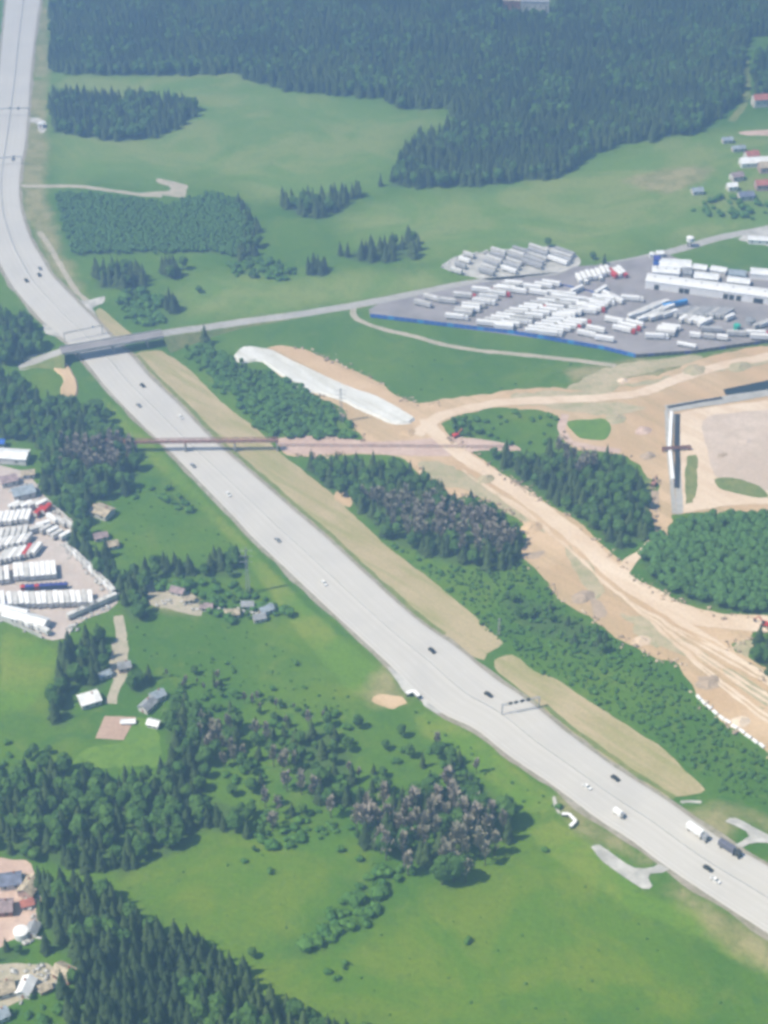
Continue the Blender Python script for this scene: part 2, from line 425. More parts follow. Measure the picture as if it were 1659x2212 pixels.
# left of the motorway
stand('mixed', [(-200,690),(0,690),(60,712),(92,750),(96,775),(40,782),(0,790),(-200,800)], 5.5, (12, 18), 'mixed_wood', 'dark wood left of the motorway above the overpass')
stand('mixed', [(-200,820),(0,820),(50,835),(62,862),(100,885),(150,885),(220,895),(232,915),(262,960),(290,990),(300,1035),(270,1062),(240,1066),(235,1085),(190,1085),(185,1180),(200,1195),(225,1205),(255,1238),
       (262,1290),(245,1280),(180,1200),(150,1178),(175,1150),(150,1120),(100,1075),(90,1020),(95,975),(60,955),(-200,945)], 5.4, (11, 17), 'mixed_wood', 'dark wood around the truck yard and the pipe bridge end')
stand('dead', [(138,962),(278,962),(285,1015),(215,1030),(135,1022)], 4.8, (10, 14), 'bare_tree_group', 'reddish bare trees in front of the pipe bridge end')
stand('shrub', [(262,1062),(300,1045),(390,1060),(430,1090),(440,1115),(400,1120),(330,1100),(285,1100)], 7, (3, 6), 'shrub_cover', 'bushes on the meadow beside the pipe bridge')
stand('mixed', [(258,1250),(300,1225),(350,1222),(400,1218),(440,1230),(480,1215),(510,1222),(525,1245),(500,1250),(420,1245),(360,1245),(330,1262),(322,1300),(318,1335),(290,1345),(268,1330)], 5.4, (9, 15), 'mixed_wood', 'belt of trees between the two small meadows')
stand('mixed', [(450,1205),(480,1195),(520,1205),(530,1225),(480,1225)], 6, (9, 14), 'mixed_wood', 'tree tips by the lattice mast')
stand('shrub', [(330,1262),(430,1255),(520,1262),(600,1290),(640,1330),(600,1345),(520,1345),(440,1335),(420,1310)], 6.5, (3, 7), 'shrub_cover', 'bushes around the sheds in the clearing')
stand('mixed', [(178,1385),(220,1372),(245,1400),(238,1440),(215,1500),(180,1490),(160,1510),(148,1570),(110,1580),(108,1530),(130,1460),(140,1410)], 5.2, (11, 17), 'mixed_wood', 'dark tree belt left of the farmstead')
stand('mixed', [(282,1450),(325,1460),(335,1490),(300,1502),(280,1490)], 5, (10, 15), 'mixed_wood', 'dark trees behind the blue-roofed house')
stand('mixed', [(350,1545),(400,1530),(440,1560),(450,1640),(440,1720),(500,1740),(545,1760),(520,1800),(440,1790),(400,1840),(330,1862),(262,1900),(250,1885),(120,1870),(90,1850),(60,1800),(0,1800),(-120,1820),(-120,1680),(0,1680),(120,1650),(170,1690),(260,1695),(340,1690),(370,1640)],
      5.6, (10, 17), 'mixed_wood', 'dark wood between farmstead and oval meadow')
stand('loose', [(440,1560),(560,1560),(640,1560),(760,1555),(790,1580),(780,1600),(880,1590),(980,1640),(1060,1700),(1110,1755),(1115,1790),(1060,1770),(1010,1755),(900,1790),(840,1800),(760,1770),(640,1760),(545,1850),(520,1870),(500,1790),(545,1750),(500,1730),(445,1720),(450,1640)],
      6.2, (5, 14), 'loose_wood', 'loose patchy wood across the lower meadow')
stand('mixed', [(640,1575),(720,1580),(760,1640),(740,1720),(700,1740),(660,1700)], 7, (11, 16), 'mixed_wood', 'taller trees within the loose patchy wood')
stand('mixed', [(960,1640),(1000,1660),(1060,1720),(1110,1765),(1090,1790),(1030,1750),(970,1700)], 7, (8, 13), 'mixed_wood', 'dark trees at the tip of the loose wood')
stand('loose', [(330,1470),(420,1450),(480,1470),(560,1500),(700,1530),(760,1550),(640,1570),(540,1560),(400,1530)], 6, (3, 8), 'broadleaf_wood', 'loose young trees creeping into the upper green field')
stand('shrub', [(440,1400),(560,1420),(680,1470),(760,1545),(640,1540),(500,1490)], 8, (1, 3), 'shrub_cover', 'small bushes dotting the upper green field')
stand('hedge', [(545,1760),(640,1765),(760,1785),(800,1800),(740,1815),(660,1810),(560,1850),(530,1880)], 5, (2.5, 5), 'shrub_cover', 'bushes along the edge of the oval meadow')
stand('greyish', [(760,1770),(840,1740),(880,1760),(960,1720),(1030,1750),(1095,1800),(1120,1830),(1060,1855),(1050,1885),(1000,1905),(960,1930),(930,1925),(920,1880),(880,1890),(860,1850),(800,1860),(770,1820)],
      5.6, (12, 19), 'bare_tree_group', 'greyish half-bare trees at the edge of the big meadow')
stand('greyish', [(430,1570),(500,1560),(540,1620),(520,1690),(450,1680)], 8, (10, 15), 'bare_tree_group', 'greyish thin trees beside the farm lawn')
stand('dead', [(560,1640),(640,1650),(690,1700),(660,1740),(590,1720)], 6.5, (9, 14), 'bare_tree_group', 'greyish thin trees in the middle of the broken wood')
stand('hedge', [(600,2052),(660,2020),(720,1975),(760,1925),(800,1880),(880,1870),(900,1890),(850,1910),(830,1960),(780,2000),(760,2025),(700,2040),(660,2060)], 5, (3, 7), 'shrub_cover', 'line of bushes running down across the big meadow')
stand('hedge', [(690,2115),(740,2078),(750,2085),(710,2125)], 5, (2, 4), 'shrub_cover', 'short line of low bushes in the big meadow')
stand('spruce', [(92,1905),(150,1900),(250,1945),(310,2010),(400,2030),(455,2045),(475,2085),(520,2105),(570,2150),(660,2195),(740,2235),(830,2275),(860,2330),(150,2330),(150,2130),(180,2120),(175,2070),(110,2050),(95,1990)],
      5.0, (12, 18), 'spruce_forest', 'grey-green spruce forest in the lower corner')
stand('mixed', [(-120,1660),(0,1660),(60,1700),(90,1760),(100,1850),(60,1860),(-10,1840),(-120,1850)], 6, (9, 14), 'mixed_wood', 'wood above the red and blue roofs')
stand('mixed', [(-60,2050),(20,2045),(60,2065),(40,2078),(-60,2082)], 6, (6, 10), 'mixed_wood', 'garden trees between the houses')
stand('shrub', [(80,2140),(150,2150),(150,2260),(40,2260),(30,2180)], 7, (2, 5), 'shrub_cover', 'garden bushes below the tan-roofed house')
stand('shrub', [(0,1290+300),(60,1620),(120,1620),(160,1640),(60,1670),(0,1665)], 7, (3, 7), 'shrub_cover', 'bushes at the lower end of the left field')
stand('tuft', [(290,1350),(420,1345),(560,1360),(700,1470),(820,1530),(760,1550),(560,1500),(420,1460),(340,1470),(300,1420)], 7, (.4, 1.2), 'weed_tufts', 'weeds and seedlings speckling the upper green field')
stand('tuft', [(290,1050),(390,1040),(500,1160),(520,1190),(400,1215),(270,1225),(250,1180),(280,1110)], 7, (.4, 1.2), 'weed_tufts', 'weeds speckling the small meadow beside the pipe bridge')
stand('tuft', [(540,2100),(800,2010),(1000,1930),(1180,1800),(1400,1950),(1659,2110),(1659,2240),(640,2240)], 13, (.3, 1.1), 'weed_tufts', 'weed tufts thinly spread over the big meadow')
stand('tuft', [(270,1900),(460,1810),(740,1830),(790,1880),(720,1960),(560,2060),(400,2010)], 12, (.3, 1.0), 'weed_tufts', 'weed tufts thinly spread over the oval meadow')
stand('tuft', [(900,1540),(1060,1640),(1200,1730),(1160,1760),(1000,1650),(900,1570)], 6, (.4, 1.6), 'weed_tufts', 'low weeds on the green bank left of the motorway')
stand('tuft', [(1000,870),(1240,800),(1340,800),(1380,790),(1240,780),(1000,770),(800,720),(700,720),(860,840)], 12, (.3, 1.2), 'weed_tufts', 'weed tufts in the field below the blue fence')
stand('shrub', [(1480,460),(1560,425),(1659,430),(1659,470),(1560,480)], 8, (3, 6), 'shrub_cover', 'bushes around the far village')

RIMS = [[(1653,1363),(1619,1383),(1580,1390),(1606,1426),(1659,1468)], [(1659,1628),(1606,1588),(1553,1555),(1506,1505),(1489,1470),(1459,1432),(1419,1422),(1373,1398),(1323,1370),(1286,1345),(1220,1303),(1183,1253),(1150,1223),(1126,1199),(1136,1175),
      (1129,1128),(1066,1093),(1020,1070),(983,1076),(943,1046),(886,1006),(853,986),(766,982),(636,985)], [(588,747),(646,752),(703,773),(786,810),(853,853),(906,872),(953,870)],
      [(976,948),(1033,985),(1093,1028),(1163,1075),(1249,1125),(1336,1211),(1369,1249),(1439,1286),(1539,1326),(1606,1333)], [(1356,986),(1309,978),(1253,972),(1212,940)], [(1420,1030),(1412,1110),(1420,1170)],
      [(600,946),(640,942),(736,944),(786,950),(753,908),(706,865),(663,846)]]
# ------------------------------------------------------------------ ground
def sdist(poly, X, Y):
    """signed distance (inside positive) from ground points to an outline, in metres"""
    q = np.array([(p.x, p.y) for p in poly]); a = q; b = np.roll(q, -1, 0)
    best = np.full(X.shape, 1e18); ins = np.zeros(X.shape, bool)
    for (ax, ay), (bx, by) in zip(a, b):
        dx, dy = bx - ax, by - ay; L2 = dx * dx + dy * dy + 1e-9
        t = np.clip(((X - ax) * dx + (Y - ay) * dy) / L2, 0, 1)
        d = (X - ax - t * dx) ** 2 + (Y - ay - t * dy) ** 2
        best = np.minimum(best, d)
        c = ((ay > Y) != (by > Y)) & (X < (bx - ax) * (Y - ay) / (by - ay + 1e-12) + ax)
        ins ^= c
    d = np.sqrt(best); return np.where(ins, d, -d)
fx = np.arange(-440, 520, 4.0); fy = np.arange(380, 1960, 4.0)
gx = np.concatenate([[-5200, -3000, -1800, -1100, -700, -540], fx, [620, 800, 1200, 1900, 3000, 5200]])
gy = np.concatenate([[-5200, -2500, -1000, -300, 50, 250], fy, [2060, 2250, 2600, 3300, 5200]])
XX, YY = np.meshgrid(gx, gy)
def mask(polys, soft):
    out = np.full(XX.shape, 0.0)
    for p in polys:
        poly = VP(p); q = np.array([(a.x, a.y) for a in poly])
        lo, hi = q.min(0) - 40, q.max(0) + 40
        sel = (XX > lo[0]) & (XX < hi[0]) & (YY > lo[1]) & (YY < hi[1])
        if not sel.any(): continue
        d = sdist(poly, XX[sel], YY[sel])
        out[sel] = np.maximum(out[sel], np.clip(.5 + d / (2 * soft), 0, 1))
    return out
dry = [  # pale, tan or worn grass
    [(1345,392),(1400,372),(1480,358),(1535,358),(1548,372),(1520,392),(1450,415),(1400,414)],
    [(62,170),(105,170),(103,320),(100,420),(130,520),(190,640),(150,640),(85,545),(45,450),(45,350)],
    [(830,1420),(880,1490),(870,1520),(820,1530),(795,1510),(800,1470)],
    [(1200,1700),(1300,1780),(1420,1860),(1380,1870),(1250,1790),(1215,1760)],
    [(1460,1900),(1659,2018),(1760,2100),(1760,2190),(1659,2110),(1520,2010),(1440,1930)],
    [(1540,1735),(1660,1760),(1720,1820),(1640,1800),(1590,1760),(1540,1760)],
    [(1450,1755),(1560,1740),(1600,1790),(1560,1812)],
    [(300,1265),(400,1262),(440,1300),(430,1335),(360,1325),(320,1310)],
    [(85,0),(108,0),(105,170),(64,170)],
    [(1340,775),(1500,768),(1659,745),(1659,770),(1400,825),(1240,835),(1220,800)],
    [(1380,1100),(1400,1020),(1425,1040),(1415,1120)],
]
lush = [  # bright green
    [(60,800),(120,790),(130,850),(110,870),(70,850)],
    [(130,1640),(290,1600),(345,1590),(345,1655),(200,1665)],
    [(0,1350),(120,1390),(130,1420),(100,1540),(0,1560)],
    [(270,1890),(460,1800),(560,1760),(760,1830),(760,1960),(560,2060),(320,1990)],
    [(560,2100),(900,1940),(1180,1800),(1280,1850),(1500,2000),(1500,2212),(600,2212)],
    [(890,1530),(960,1560),(1100,1650),(1180,1710),(1100,1740),(980,1640)],
    [(270,790),(360,960),(420,1090),(560,1250),(700,1400),(800,1520),(700,1500),(500,1250),(380,1080),(300,960)],
    [(1100,895),(1200,900),(1205,960),(1130,950)],
    [(960,430),(1200,400),(1330,330),(1659,300),(1659,500),(1300,560),(900,560)],
    [(560,580),(900,590),(1000,600),(760,650),(420,690)],
]
haze_pale = [   # paler far meadows, with extra distance haze put into the grass colour
    [(105,155),(510,155),(680,205),(870,235),(960,262),(880,300),(840,400),(740,440),(620,430),(560,440),(520,410),(420,385),(300,395),(120,395)],
    [(870,420),(1060,400),(1250,350),(1400,310),(1659,260),(1900,250),(1900,480),(1500,520),(1250,550),(1000,545),(920,560),(760,520),(720,470)],
    [(420,600),(700,600),(950,580),(960,620),(700,670),(400,700),(390,640)],
]
band = [  # fresh green bank along the left side of the motorway
    [(215,850),(250,880),(300,930),(380,1010),(470,1110),(540,1180),(620,1265),(700,1345),(790,1420),(850,1460),(845,1490),(815,1500),(760,1500),(700,1430),(620,1340),(560,1250),(500,1170),(420,1080),(330,1000),(290,960),(240,900)],
    [(900,1530),(960,1550),(1040,1600),(1110,1655),(1200,1722),(1190,1760),(1110,1745),(1060,1690),(980,1630),(900,1580)],
    [(1130,1790),(1200,1770),(1290,1830),(1400,1935),(1500,1960),(1659,2060),(1659,2110),(1500,2020),(1350,1960),(1200,1860)],
    [(300,755),(340,762),(400,800),(480,875),(560,935),(600,985),(560,940),(470,880),(390,810)],
    [(0,1360),(90,1390),(125,1400),(120,1450),(60,1530),(0,1540)],
]
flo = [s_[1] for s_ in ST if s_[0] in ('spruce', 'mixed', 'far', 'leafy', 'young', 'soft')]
vs = np.stack([XX.ravel(), YY.ravel(), np.zeros(XX.size)], 1)
ny, nx = XX.shape
idx = np.arange(ny * nx).reshape(ny, nx)
fc = np.stack([idx[:-1, :-1], idx[:-1, 1:], idx[1:, 1:], idx[1:, :-1]], -1).reshape(-1, 4)
me = bpy.data.meshes.new('ground'); me.from_pydata(vs.tolist(), [], fc.tolist())
for nm, arr in (('haze_pale', mask(haze_pale, 30)), ('band', mask(band, 3.5)), ('dry', mask(dry, 9)), ('lush', mask(lush, 22)), ('floor', mask(flo, 5))):
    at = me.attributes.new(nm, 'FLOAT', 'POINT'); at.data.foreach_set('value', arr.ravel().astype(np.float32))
gm, gb = new_mat('meadow', .95)
n, l = NL(gm)
col = mix(gm, ramp(gm, nz(gm, .011, 6, .62, .6), .38, .62), (.052, .130, .008), (.084, .162, .010))
col = mix(gm, math_(gm, 'MULTIPLY', ramp(gm, nz(gm, .045, 5, .65, 1.0), .52, .72), .55), col, (.130, .182, .024))
col = mix(gm, math_(gm, 'MULTIPLY', ramp(gm, nz(gm, .03, 5, .65, 2.0), .54, .70), .6), col, (.036, .112, .020))
lf = ramp(gm, math_(gm, 'ADD', attr(gm, 'lush'), math_(gm, 'MULTIPLY', math_(gm, 'SUBTRACT', nz(gm, .03, 5, .6), .5), 1.2)), .2, .9)
col = mix(gm, math_(gm, 'MULTIPLY', lf, .8), col, mix(gm, ramp(gm, nz(gm, .022, 5, .6, 1.0), .38, .64), (.082, .165, .006), (.140, .192, .010)))
hf = ramp(gm, math_(gm, 'ADD', attr(gm, 'haze_pale'), math_(gm, 'MULTIPLY', math_(gm, 'SUBTRACT', nz(gm, .015, 5, .6), .5), 1.0)), .15, .9)
col = mix(gm, math_(gm, 'MULTIPLY', hf, .85), col, mix(gm, ramp(gm, nz(gm, .012, 6, .65, 1.5), .40, .60), (.118, .205, .036), (.195, .240, .066)))
bf = ramp(gm, math_(gm, 'ADD', attr(gm, 'band'), math_(gm, 'MULTIPLY', math_(gm, 'SUBTRACT', nz(gm, .08, 5, .6), .5), .7)), .25, .8)
col = mix(gm, math_(gm, 'MULTIPLY', bf, .85), col, mix(gm, ramp(gm, nz(gm, .03, 5, .6), .4, .62), (.105, .200, .012), (.175, .222, .026)))
df = ramp(gm, math_(gm, 'ADD', attr(gm, 'dry'), math_(gm, 'MULTIPLY', math_(gm, 'SUBTRACT', nz(gm, .05, 6, .65), .5), 1.1)), .25, .85)
col = mix(gm, math_(gm, 'MULTIPLY', df, .8), col, mix(gm, ramp(gm, nz(gm, .06, 4), .4, .6), (.22, .205, .085), (.32, .27, .14)))
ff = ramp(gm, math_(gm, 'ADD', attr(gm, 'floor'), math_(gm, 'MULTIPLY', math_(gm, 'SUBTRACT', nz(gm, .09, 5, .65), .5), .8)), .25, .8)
tx = ramp(gm, nz(gm, .16, 6, .75, 1.5), .46, .66)
col = mix(gm, math_(gm, 'MULTIPLY', tx, .30), col, (.040, .100, .022))
tx2 = ramp(gm, nz(gm, .09, 6, .75, 3.0), .56, .70)
col = mix(gm, math_(gm, 'MULTIPLY', tx2, .28), col, (.20, .23, .075))
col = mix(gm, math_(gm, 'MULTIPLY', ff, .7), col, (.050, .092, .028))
fine = nz(gm, .55, 5, .7)
t = n.new('ShaderNodeMapRange'); l.new(fine, t.inputs['Value'])
t.inputs['From Min'].default_value = .3; t.inputs['From Max'].default_value = .7
t.inputs['To Min'].default_value = .82; t.inputs['To Max'].default_value = 1.16
hs = n.new('ShaderNodeHueSaturation'); l.new(t.outputs['Result'], hs.inputs['Value']); l.new(col, hs.inputs['Color'])
l.new(hs.outputs['Color'], gb.inputs['Base Color'])
bump(gm, gb, nz(gm, .3, 6, .7), .7, .7)
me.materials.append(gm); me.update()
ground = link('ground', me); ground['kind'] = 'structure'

# ------------------------------------------------------------------ sand, verges, tracks
sheet('bare_sand_clearing', [(588,747),(646,752),(703,773),(786,810),(830,833),(853,853),(906,872),(953,880),(948,905),(976,948),(1033,985),(1093,1028),(1163,1075),(1206,1103),(1249,1125),(1289,1165),(1336,1211),
      (1369,1249),(1406,1266),(1439,1286),(1489,1313),(1539,1326),(1606,1333),(1659,1338),(1720,1345),(1720,1365),(1653,1363),(1628,1363),(1619,1383),(1580,1390),(1606,1426),(1659,1468),(1720,1505),(1720,1665),(1659,1628),(1606,1588),
      (1553,1555),(1506,1505),(1489,1470),(1459,1432),(1419,1422),(1373,1398),(1323,1370),(1286,1345),(1273,1330),(1220,1303),(1200,1286),(1183,1253),(1150,1223),(1126,1199),(1136,1175),
      (1129,1128),(1066,1093),(1020,1070),(983,1076),(943,1046),(910,1026),(886,1006),(853,986),(766,982),(636,985),(612,976),(600,950),(640,946),(736,948),(786,952),(753,908),(740,882),
      (706,865),(663,846),(620,822),(585,797),(560,770)], .03, M['sand'], 1.6)
sheet('bare_sand_yard', [(900,880),(953,863),(1000,857),(1106,842),(1173,838),(1246,838),(1330,832),(1346,824),(1373,814),(1440,808),(1470,790),(1560,765),(1659,745),(1760,730),(1760,1100),(1659,1103),(1480,1108),(1455,1112),
      (1445,1150),(1430,1180),(1415,1162),(1407,1112),(1418,1050),(1398,1030),(1375,1002),(1356,986),(1309,978),(1253,972),(1225,960),(1212,940),(1209,902),(1196,893),(1139,883),(1106,881),(1040,886),
      (985,898),(955,915),(925,925)], .06, M['sand'], 3.0)
sheet('green_patch', [(1229,910),(1306,905),(1321,930),(1304,950),(1253,946),(1229,925)], .09, M['lawn'], 1.0)
sheet('pink_earth_strip', [(597,950),(640,942),(736,944),(800,955),(900,950),(975,942),(1040,950),(1106,960),(1125,974),(1033,974),(970,985),(880,985),(766,980),(640,982),(612,974)], .09, M['pinksand'], .8)
sheet('sand_spur', [(1330,1238),(1346,1210),(1360,1200),(1376,1192),(1400,1165),(1412,1170),(1395,1190),(1372,1218),(1352,1250)], .12, M['palesand'], .6)
ribbon('sand_road', [(925,905),(935,930),(985,975),(1060,1025),(1150,1085),(1220,1140),(1280,1190),(1330,1240),(1400,1285),(1480,1325),(1560,1342),(1700,1350)], (9, 14), .15, M['palesand'], amp=1.5)
ribbon('sand_road', [(900,940),(940,905),(1000,885),(1100,868),(1250,862),(1380,850),(1460,820),(1560,790),(1720,760)], 8, .18, M['palesand'], amp=1.2)
ribbon('sand_track', [(1350,1270),(1420,1310),(1480,1350),(1560,1400),(1640,1450),(1720,1500)], 5, .12, M['palesand'], amp=1.2)
ribbon('dirt_track', [(1222,895),(1213,925),(1232,955),(1280,968),(1340,975)], 5, .12, M['pinksand'], amp=1.0)
sheet('white_sheeting', [(527,753),(553,753),(586,760),(633,783),(733,830),(813,860),(853,880),(893,906),(883,913),(846,913),(806,896),(736,863),(696,850),(660,843),(626,820),(590,796),(570,780),(553,778),(520,783),(511,768)],
      .2, M['sheeting'], .7, thick=1.2, label='long white sheeting laid over the embankment in the sand clearing')
# two dry verges right of the motorway
inner = [(x + 7, y - 4) for x, y in HW_R if 770 <= y <= 1395 and x < 980]
sheet('dry_verge', [(303,760),(347,758),(407,796),(480,870),(553,925),(603,976),(703,1055),(760,1108),(836,1180),(936,1257),(1020,1327),(1086,1390),(1075,1400),(1052,1412),(1046,1425),(1024,1420),(990,1395)] + inner[::-1], .06, M['verge'], .8)
inner2 = [(x + 9, y - 8) for x, y in HW_R if 1500 <= y <= 1740]
sheet('dry_verge', [(1070,1425),(1106,1415),(1123,1424),(1156,1452),(1206,1468),(1273,1515),(1356,1568),(1439,1622),(1473,1658),(1524,1708),(1500,1717),(1470,1720),(1445,1722)] + inner2[::-1] + [(1078,1452)], .06, M['verge'], .8)
for side_ in (inner, inner2):
    ribbon('weedy_strip', [(x + 8, y - 2) for x, y in side_], 2.6, .08, M['slope'], amp=1.0)
sheet('dry_verge', [(240,733),(275,742),(296,730),(270,710),(235,680),(215,665),(205,672)], .06, M['verge'], .5)
ribbon('dirt_track', [(37,401),(80,402),(115,402),(180,403),(240,412),(300,420),(350,424)], 5, .04, M['dirt'], amp=1.0)
sheet('dirt_clearing', [(300,418),(350,421),(396,427),(403,412),(404,400),(375,392),(340,386),(338,394),(365,403),(365,412),(330,415)], .05, M['dirt'], 1.0)
ribbon('dirt_track', [(85,500),(115,545),(140,590),(165,630),(195,655)], 4, .04, M['dirt'], amp=1.0)
sheet('gravel_junction', [(158,648),(185,650),(225,640),(222,655),(200,665),(212,690),(200,690),(180,668)], .05, M['palecon'], .6)
sheet('sandy_mound', [(115,790),(140,785),(158,810),(166,835),(160,858),(138,858),(135,838),(140,820),(128,805)], .05, M['sand'], .8, thick=1.0)
ribbon('gravel_track', [(768,660),(762,676),(775,692),(830,712),(900,728),(960,745),(1040,758),(1106,764),(1240,778),(1330,790)], 4.2, .04, M['dirt'], amp=.8)
sheet('pale_earth_strip', [(1595,285),(1659,280),(1760,277),(1760,292),(1659,293),(1610,292)], .04, M['pinksand'], .8)
ribbon('corridor_track', [(1600,70),(1612,150),(1612,215),(1580,262)], 6, .03, M['slope'], amp=2)
ribbon('dirt_track', [(256,1330),(262,1375),(258,1420),(268,1450),(250,1485),(240,1520)], 5, .05, M['dirt'], amp=1.2)
sheet('worn_earth', [(240,1388),(275,1385),(275,1425),(268,1470),(245,1485),(238,1440)], .04, M['dirt'], 1.5)
sheet('worn_earth', [(310,1255),(380,1262),(430,1300),(432,1330),(380,1320),(325,1305)], .04, M['dirt'], 2)
sheet('worn_earth', [(820,1500),(870,1508),(880,1520),(850,1532),(838,1530),(800,1515)], .05, M['sand'], 1.2)
sheet('worn_earth', [(725,1062),(752,1058),(763,1080),(755,1096),(722,1080)], .07, M['sand'], 1.0)
for q in ([(900,1000),(960,1000),(1020,1030),(1090,1075),(1150,1120),(1175,1150),(1120,1120),(1060,1088),(1010,1060),(950,1045)],
          [(1215,1175),(1260,1210),(1300,1260),(1290,1290),(1250,1255)], [(1340,1320),(1430,1350),(1500,1395),(1560,1440),(1500,1430),(1420,1390)],
          [(1380,1350),(1440,1385),(1420,1400),(1370,1370)], [(1560,1440),(1600,1455),(1660,1500),(1660,1530),(1600,1490)],
          [(1330,836),(1440,815),(1560,790),(1659,770),(1659,785),(1500,812),(1400,832)], [(1110,850),(1300,845),(1330,852),(1250,872),(1130,876)], [(1230,838),(1300,800),(1380,780),(1500,768),(1520,776),(1420,802),(1360,815),(1335,835),(1300,846)], [(1180,875),(1330,868),(1400,880),(1330,895),(1220,888)], [(1590,1385),(1622,1380),(1625,1425),(1640,1448),(1600,1420),(1585,1395)]):
    WS = globals().get('WS', .095) + .006
    sheet('weedy_sand', q, WS, M['weedysand'], 3.2)
for q in ([(1508,1462),(1530,1462),(1558,1478),(1535,1488),(1515,1476)], [(1136,1196),(1180,1190),(1165,1204),(1140,1208)], [(1275,1290),(1300,1300),(1310,1330),(1285,1335)],
          [(1405,1060),(1420,1060),(1418,1110),(1405,1100)]):
    sheet('brown_earth', q, .13, M['brownearth'], 1.2)
sheet('brown_earth', [(1456,895),(1466,894),(1470,1000),(1476,1108),(1462,1112),(1458,1000)], .24, M['gravel'], .4)
for i in range(9):
    o_ = i * 6 - 20
    ribbon('wheel_track', [(1010 + o_, 1010 + i * 4), (1120 + o_, 1090 + i * 3), (1240 + o_, 1175 + i * 6), (1330 + o_, 1262 + i * 5), (1440 + o_ * .6, 1335 + i * 7), (1560 + o_ * .3, 1395 + i * 12), (1700, 1470 + i * 15)], (1.0, 1.8), .165 + i * .004, M['palesand' if i % 3 else 'sand'], amp=1.6)
# building site on the right
sheet('earth_pad', [(1462,899),(1506,884),(1659,866),(1780,856),(1780,1085),(1659,1088),(1580,1092),(1506,1103),(1478,1108),(1468,1060),(1466,960)], .22, M['palesand'], .8)
M['pitfloor'] = earth('pit_earth', (.47, .375, .30), (.55, .45, .37), (.44, .36, .29), .03)
sheet('pit_floor', [(1522,905),(1659,885),(1780,875),(1780,1060),(1659,1062),(1600,1050),(1548,1030),(1530,980)], .26, M['pitfloor'], 1.2)
sheet('weedy_strip', [(1484,985),(1503,985),(1503,1060),(1498,1086),(1483,1090)], .26, M['slope'], 2.0)
sheet('weedy_strip', [(1545,1035),(1580,1032),(1640,1050),(1659,1075),(1600,1070),(1555,1055)], .30, M['slope'], 1.0)
ribbon('drainage_ditch', [(1440,886),(1443,960),(1452,1055),(1456,1110)], 2.4, .28, M['gravel'], amp=.2)
ribbon('drainage_ditch', [(1464,895),(1462,960),(1464,1000),(1462,1055)], 3.2, .30, M['dark'], amp=.3)
ribbon('drainage_ditch', [(1440,884),(1500,874),(1560,865),(1659,848),(1760,832)], 8.0, .28, M['gravel'], amp=.3)
ribbon('drainage_ditch', [(1442,881),(1500,870),(1560,860)], 2.6, .32, M['dark'], amp=.2)
sheet('pond', [(1562,843),(1600,834),(1659,822),(1760,805),(1760,826),(1659,842),(1600,850),(1568,854)], .30, M['water'], .5)

# side road crossing on the overpass (heights follow the ramps)
sheet('gravel_lane', [(38,778),(60,768),(100,762),(130,757),(135,775),(110,785),(70,795),(45,800)], .05, M['gravel'], .6)
OV = [(40,790,.0),(80,778,1.5),(112,766,4.5),(140,757,7.0),(250,738,7.2),(345,722,7.0),(400,713,4.8),(450,707,2.6),(520,696,1.0),(640,680,.0),(770,659,0),(900,634,0),(1000,614,0),(1100,603,0),(1260,590,0)]
ribbon('side_road', OV[:4], 8, .10, M['gravel'], slope=1.3, slope_mat=M['slope'])
ribbon('side_road', OV[5:], 8, .10, M['gravel'], slope=1.3, slope_mat=M['slope'], amp=.4)
ribbon('side_road', [(1300,575),(1380,560),(1480,535),(1560,512),(1640,497),(1760,470)], 8, .06, M['gravel'], amp=.5)
sheet('gravel_yard', [(1595,518),(1620,500),(1659,487),(1760,480),(1760,545),(1659,532),(1640,527)], .07, M['palecon'], .6)

# ------------------------------------------------------------------ motorway
def edges(Lp, Rp):
    L = resample(catmull([G(*p) for p in Lp], False, 3.0), 6.0)
    Rr = catmull([G(*p) for p in Rp], False, 2.0)
    out = []; k = 0
    for p in L:
        best = min(range(k, min(k + 60, len(Rr))), key=lambda i: (Rr[i] - p).length_squared)
        k = best; out.append((p, Rr[best]))
    return out
HW = edges(HW_L, HW_R)
vs = []; fs = []; acr = []; NA = 8
for p, q in HW:
    for k in range(NA + 1):
        c = p.lerp(q, k / NA); vs.append((c.x, c.y, .30)); acr.append(k / NA)
for i in range(len(HW) - 1):
    for k in range(NA):
        a = i * (NA + 1) + k; fs.append((a, a + NA + 1, a + NA + 2, a + 1))
b0 = len(vs)
for p, q in HW:   # low shoulders either side
    d = (q - p).normalized() * 1.2
    vs += [tuple(p - d + Vector((0, 0, .12))), tuple(q + d + Vector((0, 0, .12)))]; acr += [-.02, 1.02]
for i in range(len(HW) - 1):
    a = b0 + 2 * i; s0 = i * (NA + 1)
    fs += [(a, a + 2, s0 + NA + 1, s0), (a + 1, s0 + NA, s0 + 2 * NA + 1, a + 3)]
me = bpy.data.meshes.new('motorway'); me.from_pydata(vs, [], fs)
at = me.attributes.new('across', 'FLOAT', 'POINT'); at.data.foreach_set('value', acr)
hm, hb = new_mat('motorway_concrete', .85); n, l = NL(hm)
cv = n.new('ShaderNodeCombineXYZ'); l.new(math_(hm, 'MULTIPLY', attr(hm, 'across'), 26.0), cv.inputs[0])
lane = nz(hm, 1.0, 3, .6, 0, cv.outputs[0])
col = mix(hm, ramp(hm, lane, .35, .65), (.44, .42, .385), (.50, .48, .445))
col = mix(hm, math_(hm, 'MULTIPLY', ramp(hm, nz(hm, .02, 6, .65, .4), .4, .65), .35), col, (.37, .36, .35))
l.new(col, hb.inputs['Base Color']); me.materials.append(hm); me.update()
hw = link('motorway', me); hw['kind'] = 'structure'
mk = MB()      # painted lines
